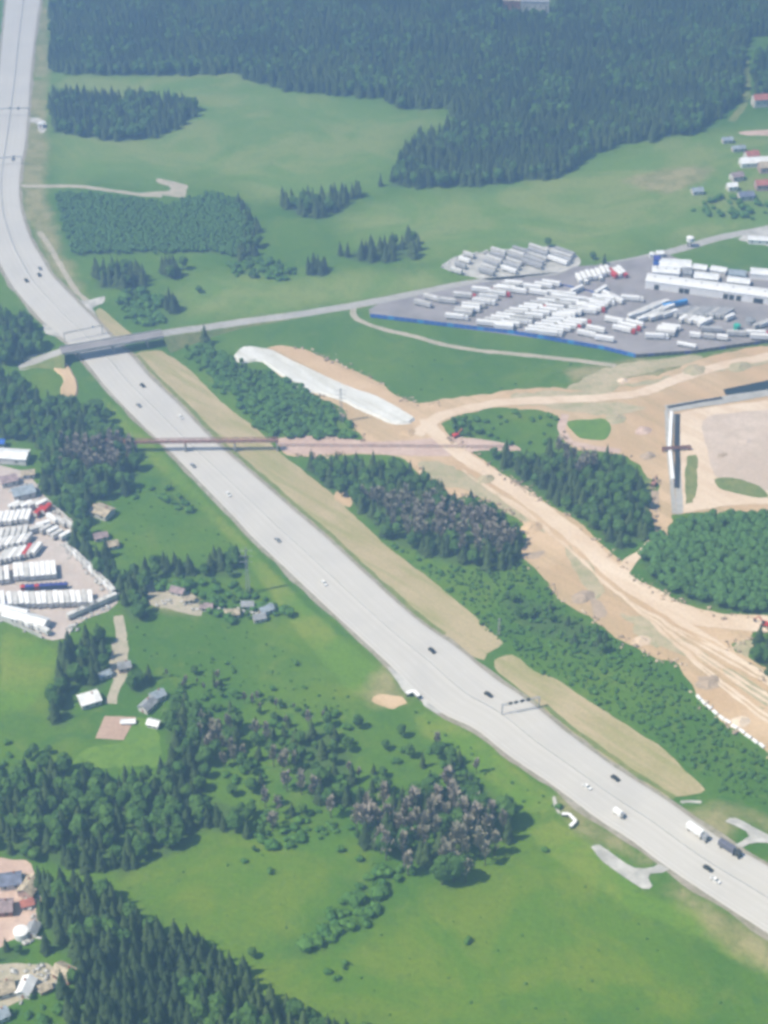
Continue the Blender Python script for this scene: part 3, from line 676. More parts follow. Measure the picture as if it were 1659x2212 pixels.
def line_at(f, w, dash=False, z=.33):
    for i in range(len(HW) - 1):
        if dash and i % 3 != 0: continue
        (p, q), (p2, q2) = HW[i], HW[i + 1]
        a = p.lerp(q, f); b = p2.lerp(q2, f); d = (q - p).normalized() * w / 2; d2 = (q2 - p2).normalized() * w / 2
        mk.add([(*(a - d).xy, z), (*(b - d2).xy, z), (*(b + d2).xy, z), (*(a + d).xy, z)], [(0, 1, 2, 3)])
for f in (.06, .47, .53, .94): line_at(f, .15)
for f in (.19, .32, .67, .81): line_at(f, .15, True)
o = mk.obj('road_markings', M['paint']); o['kind'] = 'structure'
gr = MB(); edge = M['steel']
posts = MB()
for i in range(len(HW) - 1):
    (p, q), (p2, q2) = HW[i], HW[i + 1]
    a = p.lerp(q, .5); b = p2.lerp(q2, .5)
    gr.bar(a + Vector((0, 0, .8)), b + Vector((0, 0, .8)), .18, h=.32)
    posts.bar(a + Vector((0, 0, .25)), a + Vector((0, 0, .9)), .15)
o = empty('guard_rail', HW[len(HW) // 2][0].lerp(HW[len(HW) // 2][1], .5)); tag(o, 'thin grey steel guard rail along the motorway median', 'guard rail')
for nm, mb in (('rail', gr), ('post', posts)):
    c = mb.obj(nm, edge, o); c.matrix_parent_inverse = Matrix.Translation(-o.location)
    c['kind'] = 'stuff' if nm == 'post' else 'thing'

M['shoulder'] = earth('shoulder_gravel', (.27, .235, .185), (.33, .30, .25), (.20, .19, .12), .05)
for side in (0, 1):
    pts = [h[side] for h in HW]; op = [h[1 - side] for h in HW]; q = MB(); ou = []
    for p, o2 in zip(pts, op):
        d = (p - o2).normalized(); w = 2.6 + 1.6 * mnoise.noise(Vector((p.x / 14, p.y / 14, 5.0 + side)))
        ou.append((p + d * .6, p + d * (1.0 + w)))
    for (a, b), (c, d) in zip(ou, ou[1:]):
        vs_ = [(a.x, a.y, .16), (b.x, b.y, .05), (d.x, d.y, .05), (c.x, c.y, .16)]
        q.add(vs_, [(0, 1, 2, 3) if side else (3, 2, 1, 0)])
    o = q.obj('gravel_shoulder', M['shoulder']); o['kind'] = 'structure'
# laybys and junctions
sheet('layby', [(1276,1830),(1285,1826),(1296,1826),(1353,1866),(1372,1875),(1393,1877),(1412,1873),(1423,1866),(1445,1878),(1430,1886),(1404,1888),(1400,1897),(1409,1914),(1403,1920),(1389,1920),(1339,1889),(1300,1860)], .20, M['palecon'], .3)
sheet('layby', [(836,1440),(870,1462),(905,1492),(960,1538),(945,1542),(915,1524),(905,1505),(875,1498),(862,1478)], .20, M['palecon'], .3)
sheet('junction_road', [(1566,1775),(1575,1767),(1590,1767),(1659,1803),(1760,1850),(1760,1880),(1659,1822),(1616,1824),(1603,1832),(1585,1828),(1604,1816),(1618,1806),(1612,1796),(1592,1786)], .20, M['palecon'], .3)
sheet('layby', [(92,700),(100,722),(143,731),(165,755),(170,745),(140,715),(108,690)], .20, M['palecon'], .3)
sheet('footpath', [(1193,1722),(1199,1720),(1204,1740),(1211,1758),(1204,1756),(1195,1740)], .08, M['palecon'], .15)
ribbon('footpath', [(1470,1733),(1490,1731),(1515,1733)], 1.6, .09, M['palecon'])
sheet('parking_bay', [(62,255),(80,255),(98,262),(100,278),(92,288),(82,282),(80,268),(62,262)], .05, M['palecon'], .4)

# ------------------------------------------------------------------ yards
sheet('asphalt_yard', [(797,668),(820,656),(953,628),(1030,612),(1120,600),(1200,595),(1245,575),(1300,572),(1380,557),(1440,548),(1500,575),(1600,585),(1780,600),(1780,735),(1659,741),(1500,764),(1373,773),(1300,755),(1173,733),(966,706),(800,686)], .13, M['asph'], .3, smooth=False)
sheet('gravel_yard', [(950,575),(1000,550),(1100,540),(1190,533),(1225,540),(1252,556),(1248,575),(1200,590),(1120,600),(1060,605),(990,592)], .10, M['palecon'], 1.0)
sheet('concrete_yard', [(-160,1000),(-20,1000),(60,1020),(95,1068),(100,1078),(140,1115),(173,1146),(160,1152),(148,1158),(140,1174),(170,1203),(215,1250),(254,1293),(252,1303),(234,1321),(192,1335),(160,1352),(145,1378),(115,1384),(91,1379),(40,1355),(0,1338),(-160,1290)], .13, M['yardconc'], .5, smooth=False)
sheet('brick_paving', [(226,1547),(294,1549),(267,1599),(206,1595)], .13, M['padpink'], .0, smooth=False)
sheet('house_yard', [(-100,1880),(30,1860),(75,1875),(82,1940),(80,2010),(55,2035),(20,2040),(-100,2060)], .05, M['pinksand'], 3.5)
sheet('house_yard', [(-100,2085),(60,2085),(110,2090),(130,2110),(110,2130),(60,2160),(-100,2180)], .05, M['dirt'], 3.0)
sheet('lawn', [(268,1600),(296,1552),(330,1560),(345,1600),(340,1650),(240,1660),(150,1650),(200,1615)], .04, M['lawn'], 2)

# ------------------------------------------------------------------ trees
def rv(a, b): return a + (b - a) * random.random()
def spruce_mesh(h=1.0, seed=0, crown_only=False):
    """height 1, drooping ragged tiers round a slim inner cone"""
    random.seed(100 + seed); mb = MB(); rad = rv(.15, .19)
    n = 7; z0 = .10
    ring = [(math.cos(2*math.pi*i/n) * rad * .55, math.sin(2*math.pi*i/n) * rad * .55, z0 + rv(-.02, .03)) for i in range(n)]
    mid = [(math.cos(2*math.pi*(i+.5)/n) * rad * .38, math.sin(2*math.pi*(i+.5)/n) * rad * .38, .5) for i in range(n)]
    vs = ring + mid + [(0, 0, .97)]
    fs = []
    for i in range(n):
        j = (i + 1) % n; fs += [(i, j, n + i), (j, n + j, n + i), (n + i, n + j, 2 * n)]
    mb.add(vs, fs)
    T = 8
    for t in range(T):
        f = t / (T - 1); z = z0 + .04 + f * .80; r = rad * (1 - f) ** .85 * 1.15 + .02
        k = int(9 - 4 * f); off = random.random() * 6
        for i in range(k):
            a = off + 2 * math.pi * i / k + rv(-.2, .2); rr = r * rv(.72, 1.18); w = .62 * 2 * math.pi / k * rr * .75
            dz = rr * rv(.30, .55)
            ca, sa = math.cos(a), math.sin(a)
            top = (ca * .02, sa * .02, z + .10 * (1.1 - f) + .02)
            l_ = (ca * rr * .7 - sa * w, sa * rr * .7 + ca * w, z - dz * .4)
            r_ = (ca * rr * .7 + sa * w, sa * rr * .7 - ca * w, z - dz * .4)
            tip = (ca * rr, sa * rr, z - dz)
            mb.add([top, l_, tip, r_], [(0, 1, 2), (0, 2, 3)])
    mb.add([(.02, 0, .93), (-.01, .017, .93), (-.01, -.017, .93), (0, 0, 1.02)], [(0, 1, 3), (1, 2, 3), (2, 0, 3)])
    return mb
def blob(mb, c, r, sq, seed, sub=1, amp=.3):
    bm = bmesh.new(); bmesh.ops.create_icosphere(bm, subdivisions=sub, radius=1.0)
    vs = []
    for v in bm.verts:
        k = 1 + amp * mnoise.noise(v.co * 1.7 + Vector((seed * 3.1, seed, 0))) * 1.6 + random.uniform(-.07, .07)
        p = v.co * r * k; vs.append((c[0] + p.x, c[1] + p.y, c[2] + p.z * sq))
    mb.add(vs, [tuple(v.index for v in f.verts) for f in bm.faces]); bm.free()
def tufts(mb, c, r, sq, n, s):
    for _ in range(n):
        th = random.random() * 2 * math.pi; cz = rv(-.35, 1); sr = math.sqrt(1 - cz * cz)
        d = Vector((math.cos(th) * sr, math.sin(th) * sr, cz)); p = Vector((c[0] + d.x * r * rv(.85, 1.15), c[1] + d.y * r * rv(.85, 1.15), c[2] + d.z * r * sq * rv(.85, 1.15)))
        u = d.orthogonal().normalized(); w = d.cross(u); a = random.random() * 6.28
        u, w = u * math.cos(a) + w * math.sin(a), w * math.cos(a) - u * math.sin(a)
        k = s * rv(.6, 1.3); tilt = d * s * rv(-.5, .5)
        mb.add([p - u * k, p + w * k * .7 + tilt, p + u * k, p - w * k * .7 - tilt * .5], [(0, 1, 2), (0, 2, 3)])
def leaf_mesh(seed):
    random.seed(300 + seed); mb = MB()
    blob(mb, (0, 0, .62), .27, 1.2, seed, 2, .35)
    for i in range(random.choice((3, 4, 5))):
        a = i * 1.9 + seed; r = rv(.10, .19)
        blob(mb, (math.cos(a) * r, math.sin(a) * r, rv(.45, .78)), rv(.13, .19), rv(.9, 1.15), seed * 7 + i, 1, .35)
    tufts(mb, (0, 0, .60), .29, 1.2, 90, .05)
    return mb
def twig_mesh(seed):
    """a bare or thinly leaved crown: steep limbs, each with a spray of fine twigs"""
    random.seed(500 + seed); mb = MB()
    for i in range(30):
        z = rv(.22, .88); a = random.random() * 6.28; L = (1.15 - z) * rv(.10, .20)
        p = Vector((0, 0, z)); up = L * rv(1.2, 2.6)
        q = Vector((math.cos(a) * L, math.sin(a) * L, min(z + up, 1.04)))
        w = Vector((-math.sin(a), math.cos(a), 0)) * .010
        mb.add([p - w, q, p + w, ], [(0, 1, 2)])
        for k in range(8):
            m_ = p.lerp(q, rv(.25, 1.0)); b = a + rv(-1.8, 1.8); r = rv(.03, .075)
            e = m_ + Vector((math.cos(b) * r, math.sin(b) * r, rv(.04, .13)))
            u = Vector((-math.sin(b), math.cos(b), 0)) * rv(.012, .026)
            mb.add([m_, e + u, e + Vector((0, 0, .05)), e - u], [(0, 1, 2), (0, 2, 3)])
    return mb
def bush_mesh(seed):
    random.seed(700 + seed); mb = MB()
    for i in range(random.choice((2, 3, 4))):
        a = i * 2.2 + seed; r = rv(.05, .35)
        blob(mb, (math.cos(a) * r, math.sin(a) * r, rv(.35, .5)), rv(.3, .45), rv(.9, 1.2), seed * 5 + i, 1, .35)
    tufts(mb, (0, 0, .42), .5, .95, 36, .09)
    return mb
def trunk_mb(top=.9, w=.012, bottom=0.0):
    mb = MB(); mb.cyl((0, 0, (top + bottom) / 2), w * 1.6, top - bottom, 5, 'z', 0, w * .4); return mb
PROTO = {}
def protos(kind, fn, mat, nv, top, w):
    out = []
    for i in range(nv):
        mb = fn(i); cm = mb.mesh(kind + '_crown', mat, False)
        tb = trunk_mb(top, w); tm = tb.mesh(kind + '_trunk', M['bark'])
        both = MB(); both.add(mb.v, mb.f, 0); both.add(tb.v, tb.f, 1)
        jm = both.mesh(kind, [mat, M['bark']])
        jo = bpy.data.objects.new('%s_%d' % (kind, i), jm)     # geometry for the forest masses, not placed itself
        out.append((cm, tm, jo))
    PROTO[kind] = out
protos('spruce', lambda i: spruce_mesh(1, i), M['needle'], 5, .9, .011)
protos('leaf', leaf_mesh, M['leaf'], 5, .6, .016)
protos('dead', twig_mesh, M['twig'], 4, .96, .012)
protos('bush', bush_mesh, M['bush'], 4, .4, .03)
protos('planted', lambda i: leaf_mesh(i + 20), M['plantation'], 3, .6, .016)
WIDE = {'spruce': 1.0, 'leaf': .95, 'dead': 1.1, 'bush': 1.25, 'planted': 1.2}
pc = {}
for k, lst in PROTO.items():
    c = bpy.data.collections.new('kinds_of_' + k)
    for _, _, jo in lst: c.objects.link(jo)
    pc[k] = c
def gn_tree(kind):
    ng = bpy.data.node_groups.new('mass_of_' + kind, 'GeometryNodeTree')
    ng.interface.new_socket('Geometry', in_out='INPUT', socket_type='NodeSocketGeometry')
    ng.interface.new_socket('Geometry', in_out='OUTPUT', socket_type='NodeSocketGeometry')
    n, l = ng.nodes, ng.links
    i = n.new('NodeGroupInput'); o = n.new('NodeGroupOutput')
    ci = n.new('GeometryNodeCollectionInfo'); ci.inputs['Collection'].default_value = pc[kind]
    ci.inputs['Separate Children'].default_value = True; ci.inputs['Reset Children'].default_value = True
    ip = n.new('GeometryNodeInstanceOnPoints'); ip.inputs['Pick Instance'].default_value = True
    def at(nm, ty):
        a = n.new('GeometryNodeInputNamedAttribute'); a.data_type = ty; a.inputs['Name'].default_value = nm; return a.outputs['Attribute']
    l.new(i.outputs[0], ip.inputs['Points']); l.new(ci.outputs[0], ip.inputs['Instance'])
    l.new(at('variant', 'INT'), ip.inputs['Instance Index'])
    l.new(at('turn', 'FLOAT_VECTOR'), ip.inputs['Rotation']); l.new(at('size', 'FLOAT_VECTOR'), ip.inputs['Scale'])
    l.new(ip.outputs[0], o.inputs[0]); return ng
GN = {k: gn_tree(k) for k in PROTO}
MIX = {'spruce': (('spruce', .9), ('leaf', .1)), 'far': (('spruce', .82), ('leaf', .18)), 'mixed': (('spruce', .48), ('leaf', .52)), 'loose': (('leaf', .42), ('bush', .25), ('spruce', .20), ('dead', .13)), 'greyish': (('dead', .52), ('leaf', .22), ('spruce', .26)), 'leafy': (('leaf', .93), ('spruce', .07)),
       'dead': (('dead', .80), ('leaf', .1), ('spruce', .1)), 'young': (('planted', 1.0),), 'shrub': (('bush', .86), ('leaf', .14)), 'tuft': (('bush', 1.0),), 'hedge': (('bush', .9), ('leaf', .1)), 'soft': (('planted', .9), ('leaf', .1))}
# outlines of places where nothing may grow
keep = [[(p[0], p[1]) for p in HW_L] + [(p[0], p[1]) for p in HW_R[::-1]]]
keep += [[(165,1485),(225,1485),(225,1535),(165,1535)], [(300,1500),(358,1490),(358,1545),(300,1545)]]
keep += [[(1085,-10),(1195,-10),(1198,40),(1085,40)]]
keepG = [VP(k) for k in keep]
DEADG = [VP(s_[1]) for s_ in ST if s_[0] == 'dead']
items = []   # (dist, kind, x, y, height, variant, stand index)
for si, (kind, poly, sp, (h0, h1), name, label, group) in enumerate(ST):
    pg = VP(poly); q = np.array([(a.x, a.y) for a in pg]); lo, hi = q.min(0), q.max(0)
    ax = np.arange(lo[0], hi[0], sp); ay = np.arange(lo[1], hi[1], sp)
    X, Y = np.meshgrid(ax, ay); X = X + rng.uniform(-.48, .48, X.shape) * sp; Y = Y + rng.uniform(-.48, .48, Y.shape) * sp
    X = X.ravel(); Y = Y.ravel()
    d = sdist(pg, X, Y); ok = d > rng.uniform(-2.5, 2.0, d.shape)
    for kp in keepG: ok &= sdist(kp, X, Y) < -3.0
    if kind in ('mixed', 'loose'):
        for dk in DEADG: ok &= sdist(dk, X, Y) < 0
    X, Y = X[ok], Y[ok]
    for x, y in zip(X.tolist(), Y.tolist()):
        g = mnoise.noise(Vector((x / 38, y / 38, si * .7)))     # groves: kinds and gaps gather in patches
        if kind in ('mixed', 'shrub', 'leafy', 'far', 'loose', 'greyish') and g < (-.62 if kind == 'far' else -.22 if kind == 'loose' else -.42) and random.random() < .75:
            if kind == 'mixed' and random.random() < .7: items.append((math.hypot(x, y), 'bush', x, y, rv(1.5, 4.0), random.randrange(4), si))
            continue
        r = random.random() + g * .55
        acc = 0.0; k = MIX[kind][-1][0]
        for kk, pr in MIX[kind]:
            acc += pr
            if r < acc: k = kk; break
        h = h0 + (h1 - h0) * (random.random() * .7 + .3 * (g + .5))
        if k == 'leaf' and kind in ('mixed', 'spruce', 'far'): h *= .78
        if k == 'bush': h = rv(1.8, 4.5) if kind in ('loose', 'mixed') else h0 * .8 + (h1 - h0) * random.random() ** 1.5
        if k == 'leaf' and kind == 'loose': h *= .8
        if k == 'spruce' and kind in ('loose', 'greyish'): h *= 1.1
        items.append((math.hypot(x, y), k, x, y, h, random.randrange(len(PROTO[k])), si))
items.sort()
SB = {}
for d, k, x, y, h, v, si in items:
    px, py = P((x, y, 0))
    if -5 < px < 1664 and -5 < py < 2230:
        b = SB.setdefault(si, [x, x, y, y]); b[0] = min(b[0], x); b[1] = max(b[1], x); b[2] = min(b[2], y); b[3] = max(b[3], y)
singles = {'spruce': 290, 'leaf': 280, 'dead': 150, 'bush': 240, 'planted': 0}
KN = {'spruce': ('spruce_tree', 'tree', 'dark spruce'), 'leaf': ('broadleaf_tree', 'tree', 'round green tree'),
      'dead': ('bare_tree', 'tree', 'bare grey tree'), 'bush': ('bush', 'bush', 'rounded bush')}
mass = {}
made = {k: 0 for k in singles}
for d, k, x, y, h, v, si in items:
    px, py = P((x, y, h * .4))
    if made[k] < singles[k] and ST[si][0] != 'tuft' and si in SB and -5 < px < 1664 and -5 < py < 2230:
        made[k] += 1
        cm, tm, _ = PROTO[k][v]; nm, cat, lb = KN[k]
        what = ST[si][5]
        bx = SB[si]; fx_ = (x - bx[0]) / (bx[1] - bx[0] + 1e-6); fy_ = (y - bx[2]) / (bx[3] - bx[2] + 1e-6)
        hs_ = 'tall' if h > ST[si][3][0] + .62 * (ST[si][3][1] - ST[si][3][0]) else ('small' if h < ST[si][3][0] + .25 * (ST[si][3][1] - ST[si][3][0]) else 'middling')
        po = ('front' if fy_ < .25 else 'back' if fy_ > .75 else '') 
        po2 = ('left' if fx_ < .2 else 'mid-left' if fx_ < .4 else 'right' if fx_ > .8 else 'mid-right' if fx_ > .6 else 'middle')
        words = ('%s %s, %s part of the %s' % (hs_, lb, (po + ' ' + po2).strip(), what)).split()[:16]
        while words[-1] in ('and', 'the', 'of', 'between', 'a', 'in', 'to', 'for', 'with', 'by', 'beside', 'at', 'below', 'above', 'down', 'around', 'big', 'dry', 'open', 'truck', 'upper', 'lower', 'green', 'left', 'across', 'sand', 'small', 'far', 'two', 'white', 'dark', 'bare', 'greyish', 'from', 'edge'): words.pop()
        e = empty(nm, (x, y, 0), random.random() * 6.28, 1); w = WIDE[k] * rv(.88, 1.2)
        e.scale = (h * w, h * w, h)
        tag(e, ' '.join(words[:16]), cat, ('%s%s in the %s' % (nm.replace('_', ' '), 'es' if k == 'bush' else 's', what)))
        link('crown', cm, e); link('trunk', tm, e)
    else: mass.setdefault((si, k), []).append((x, y, h, v))
SUF = {'spruce': 'spruces', 'leaf': 'broadleaf trees', 'dead': 'leafless trees', 'bush': 'bushes', 'planted': 'young trees'}
for (si, k), lst in sorted(mass.items()):
    N = len(lst); nm = ST[si][4]
    me = bpy.data.meshes.new(nm); me.vertices.add(N)
    me.vertices.foreach_set('co', np.array([(a, b, 0.0) for a, b, _, _ in lst], np.float32).ravel())
    w = WIDE[k] * rng.uniform(.88, 1.2, N) * (1.12 if k == 'spruce' else 1.0); hh = np.array([c for _, _, c, _ in lst])
    a = me.attributes.new('size', 'FLOAT_VECTOR', 'POINT'); a.data.foreach_set('vector', np.stack([hh * w, hh * w, hh], 1).astype(np.float32).ravel())
    a = me.attributes.new('turn', 'FLOAT_VECTOR', 'POINT'); a.data.foreach_set('vector', np.stack([rng.uniform(-.05, .05, N), rng.uniform(-.05, .05, N), rng.uniform(0, 6.28, N)], 1).astype(np.float32).ravel())
    a = me.attributes.new('variant', 'INT', 'POINT'); a.data.foreach_set('value', np.array([q for *_, q in lst], np.int32))
    o = link(nm, me); o['kind'] = 'stuff'; o['label'] = ' '.join((SUF[k] + ' of the ' + ST[si][5]).split()[:16]); o['group'] = 'woods and scrub'
    md = o.modifiers.new('growth', 'NODES'); md.node_group = GN[k]
def lone(kind, x, y, h, label, w=1.0):
    cm, tm, _ = PROTO[kind][random.randrange(len(PROTO[kind]))]; nm, cat, _ = KN[kind]
    e = empty(nm, G(x, y), random.random() * 6, 1); e.scale = (h * w, h * w, h); tag(e, label, cat)
    link('crown', cm, e); link('trunk', tm, e)
lone('spruce', 443, 743, 15, 'single dark spruce beside the side road east of the overpass', 1.4)
lone('spruce', 366, 655, 13, 'slim dark spruce rising from bushes north of the overpass')
lone('spruce', 822, 402, 11, 'lone spruce left of the forest corner at the meadow')
lone('leaf', 430, 632, 5, 'low bushy tree alone in the meadow', 1.6)
lone('leaf', 1183, 533, 8, 'single tree on the far edge of the container yard')
lone('spruce', 1305, 571, 9, 'spruce behind the row of white trucks', 1.3)
lone('leaf', 1280, 560, 6, 'small tree left of the spruce behind the trucks', 1.3)
lone('leaf', 75, 1858, 7, 'bright yellow-green tree behind the pink-walled house', 1.3)
lone('spruce', 463, 1486, 14, 'isolated slender spruce in the upper green field', .45)
lone('bush', 1207, 1746, 3, 'dark little bush by the footpath above the chevron canopy')
lone('bush', 1176, 1838, 3, 'dark little bush on the meadow right of the leafless trees')
lone('leaf', 545, 2068, 6, 'yellowish tree at the lower left end of the bush line')
lone('bush', 1187, 952, 3, 'round bush next to the pink earth strip')
lone('spruce', 1311, 985, 9, 'spruce at the upper edge of the enclosed wood')
for (x, y) in ((640,1435),(668,1760),(775,1858),(735,1838),(585,1885),(1012,2035)):
    lone('bush', x, y, 3.5, 'single bush on open grass, %s' % {640: 'in the upper green field', 668: 'under the broken wood', 775: 'just below the leafless trees', 735: 'left below the leafless trees', 585: 'on the oval meadow', 1012: 'alone in the big meadow'}[x])

# ------------------------------------------------------------------ loose ground cover and refuse

def heap_at(x, y, r, h, mat, label, z=.1):
    g = G(x, y); mb = MB(); n1, n2 = 14, 5; vs = [(0, 0, h)]; fs = []
    for j in range(1, n2 + 1):
        t = j / n2
        for i in range(n1):
            a = 2 * math.pi * i / n1; k = 1 + .35 * mnoise.noise(Vector((math.cos(a) * 1.5 + x, math.sin(a) * 1.5 + y, j * .4)))
            vs.append((math.cos(a) * r * t * k * 1.4, math.sin(a) * r * t * k, h * (1 - t) ** 1.1 * k))
    for i in range(n1): fs.append((0, 1 + i, 1 + (i + 1) % n1))
    for j in range(n2 - 1):
        for i in range(n1):
            a = 1 + j * n1 + i; b = 1 + j * n1 + (i + 1) % n1; fs.append((a, a + n1, b + n1, b))
    mb.add(vs, fs); o = mb.obj('spoil_heap', M[mat], None, (g.x, g.y, z), .6); tag(o, label, 'heap')
for x, y, r, h, m_, lb in ((1050,1035,4,1.8,'weedysand','low weedy heap beside the upper sand road'), (1150,1140,5,2.2,'sand','sand heap where the wood meets the sand clearing'), (1260,1290,5,2,'brownearth','brown earth heap on the lower rim of the clearing'),
      (1385,1385,4,1.6,'palesand','pale sand heap near the lower rim'), (1530,1475,5,1.5,'brownearth','flat brown heap on the wide lower sand road'), (1600,1560,4,1.8,'palesand','pale heap above the row of white sacks'),
      (1390,930,4,1.8,'pinksand','pinkish heap left of the culvert'), (1330,905,5,1.4,'weedysand','weedy heap right of the green patch'), (1400,985,4,2,'brownearth','brown heap left of the red footbridge'),
      (1610,955,4,.9,'pitfloor','small earth heap on the pit floor'), (1560,985,3,.8,'brownearth','small dark heap in the pit near its left side'), (880,935,4,1.5,'sand','sand heap just below the tip of the white sheeting'),
      (1500,800,6,1.6,'weedysand','weedy heap below the dark fence'), (1600,792,6,1.8,'weedysand','long weedy heap under the right end of the dark fence'), (1345,822,3,1.6,'palesand','pale heap at the field corner')):
    heap_at(x, y, r, h, m_, lb)
# clods, stumps and cut brush pushed to the rims of the cleared ground
def clod_mesh(i):
    random.seed(900 + i); mb = MB(); blob(mb, (0, 0, .25), .55, .6, i + 3, 1, .6); tufts(mb, (0, 0, .3), .6, .6, 14, .22); return mb
protos('clod', clod_mesh, M['brownearth'], 4, .1, .01); protos('pale_clod', clod_mesh, M['palesand'], 4, .1, .01)
protos('scrap', clod_mesh, M['offwhite'], 4, .1, .01)
for k in ('clod', 'pale_clod', 'scrap'):
    c = bpy.data.collections.new('kinds_of_' + k); pc[k] = c
    for _, _, jo in PROTO[k]: c.objects.link(jo)
    GN[k] = gn_tree(k)
rims = {'clod': [], 'pale_clod': []}
random.seed(44)
for q in RIMS:
    for p in resample(catmull(VP(q), False, 3.0), 1.5):
        for _ in range(3):
            g = mnoise.noise(Vector((p.x / 12, p.y / 12, 4)))
            if random.random() < .25 + g: 
                rims['clod' if random.random() < .6 else 'pale_clod'].append((p.x + random.gauss(0, 2.0), p.y + random.gauss(0, 2.0), rv(.5, 1.0) * rv(.6, 2.2)))
rims['scrap'] = []
for q, wd, n_ in (([(146,1180),(175,1208),(215,1250),(246,1284)], 3.0, 5), ([(100,1085),(138,1120),(165,1144)], 2.2, 4), ([(236,1312),(192,1330),(150,1360)], 2.2, 3), ([(85,1372),(40,1350),(0,1334)], 2.0, 3),
               ([(20,1060),(60,1050),(85,1060)], 2.5, 3), ([(955,577),(1000,553),(1100,543),(1190,536)], 1.8, 2), ([(40,1900),(75,1930),(75,1990),(60,2030)], 3.5, 3), ([(20,2100),(90,2100),(120,2125),(70,2150)], 3, 3), ([(330,1300),(420,1310),(590,1330)], 3, 1)):
    for p in resample(catmull(VP(q), False, 3.0), 1.6):
        for _ in range(n_):
            if random.random() < .6: rims['scrap'].append((p.x + random.gauss(0, wd * .6), p.y + random.gauss(0, wd * .6), rv(.6, 1.0) * rv(.8, 2.4)))
for k, lst in rims.items():
    N = len(lst); me = bpy.data.meshes.new('debris'); me.vertices.add(N)
    me.vertices.foreach_set('co', np.array([(a, b, .05) for a, b, _ in lst], np.float32).ravel())
    hh = np.array([c for *_, c in lst])
    a = me.attributes.new('size', 'FLOAT_VECTOR', 'POINT'); a.data.foreach_set('vector', np.stack([hh * 1.4, hh, hh], 1).astype(np.float32).ravel())
    a = me.attributes.new('turn', 'FLOAT_VECTOR', 'POINT'); a.data.foreach_set('vector', np.stack([hh * 0, hh * 0, rng.uniform(0, 6.28, N)], 1).astype(np.float32).ravel())
    a = me.attributes.new('variant', 'INT', 'POINT'); a.data.foreach_set('value', rng.integers(0, 4, N).astype(np.int32))
    o = link('debris', me); o['kind'] = 'stuff'; o['label'] = {'clod': 'dark earth clods and cut brush along the rims of the sand clearing', 'pale_clod': 'pale earth clods along the rims of the sand clearing', 'scrap': 'pale scrap and rubble heaped along the yard walls'}[k]
    md = o.modifiers.new('growth', 'NODES'); md.node_group = GN[k]

# ------------------------------------------------------------------ vehicles
def scale_rot(v):  # heading of a ground vector given as two picture points
    a, b = v; d = G(*b) - G(*a); return math.atan2(d.y, d.x)
def trailer(name, body='white', cab=None, L=13.2, W=2.55, H=2.75, wheels=False, loc=(0, 0, 0), rz=0.0):
    """semi-trailer along +x, the tractor (when there is one) in front of it"""
    e = empty(name, loc, rz); z0 = 1.15
    mb = MB(); mb.bbox((0, 0, z0 + H / 2), (L, W, H), .12); mb.obj('cargo_box', M[body], e)
    mb = MB(); mb.box((-L / 2 - .03, 0, z0 + H / 2), (.06, W * .92, H * .9)); mb.obj('rear_door', M['offwhite'], e)
    mb = MB(); mb.box((-.5, 0, .98), (L - 1.2, 1.1, .28)); mb.box((L / 2 - 2.4, 0, .5), (.2, 1.8, .9))
    ax = [(-L / 2 + 1.6), (-L / 2 + 2.9), (-L / 2 + 4.2)] if L > 9 else [(-L / 2 + 1.6)]
    if not wheels:
        for a in ax:
            for s in (-1, 1): mb.cyl((a, s * (W / 2 - .25), .5), .5, .4, 8, 'y', 0)
    mb.obj('chassis', M['chassis'], e)
    if wheels:
        wm = MB().cyl((0, 0, 0), .5, .4, 12, 'y').mesh('wheel', M['rubber'])
        for a in ax + ([L / 2 + .2, L / 2 + 3.0] if cab else []):
            for s in (-1, 1): link('wheel', wm, e, (a, s * (W / 2 - .25), .5))
    if cab:
        x = L / 2 + 1.9; c = MB()
        prof = [(-1.1, .9), (1.15, .9), (1.2, 1.9), (1.0, 2.9), (.5, 3.35), (-1.1, 3.6)]
        n_ = len(prof); hw_ = W / 2 - .03
        vs = [(x + a, -hw_, b) for a, b in prof] + [(x + a, hw_, b) for a, b in prof]
        fs = [tuple(range(n_)), tuple(range(2 * n_ - 1, n_ - 1, -1))] + [(i, n_ + i, n_ + (i + 1) % n_, (i + 1) % n_) for i in range(n_)]
        c.add(vs, [f[::-1] for f in fs]); c.box((x - 1.3, 0, .9), (3.6, 1.3, .4))
        co = c.obj('cab', M[cab], e)
        w = MB(); w.add([(x + 1.215, -hw_ + .15, 1.95), (x + 1.215, hw_ - .15, 1.95), (x + 1.03, hw_ - .2, 2.85), (x + 1.03, -hw_ + .2, 2.85)], [(0, 1, 2, 3)])
        w.obj('windscreen', M['glass'], co)
    return e
CACHE = {}
def rel_trailer(body, cab, L, loc, rz, label, group, cat=None, name=None, H=2.75):
    key = (body, cab, L, H)
    name = name or ('articulated_truck' if cab else 'box_trailer')
    if key in CACHE:
        e = copy_tree(CACHE[key]); e.location = loc; e.rotation_euler = (0, 0, rz)
        for kx in ('group',):
            if kx in e: del e[kx]
    else:
        e = trailer(name, body, cab, L, H=H, loc=loc, rz=rz); CACHE[key] = e
    w_ = label.split()
    if len(w_) > 16: w_ = [q for q in w_ if q not in ('the', 'its')][:16]
    tag(e, ' '.join(w_), cat or ('truck' if cab else 'trailer'), group)
    return e
def heading(x, y, dx, dy):
    a = G(x - dx / 2, y - dy / 2); b = G(x + dx / 2, y + dy / 2); d = b - a
    return math.atan2(d.y, d.x)
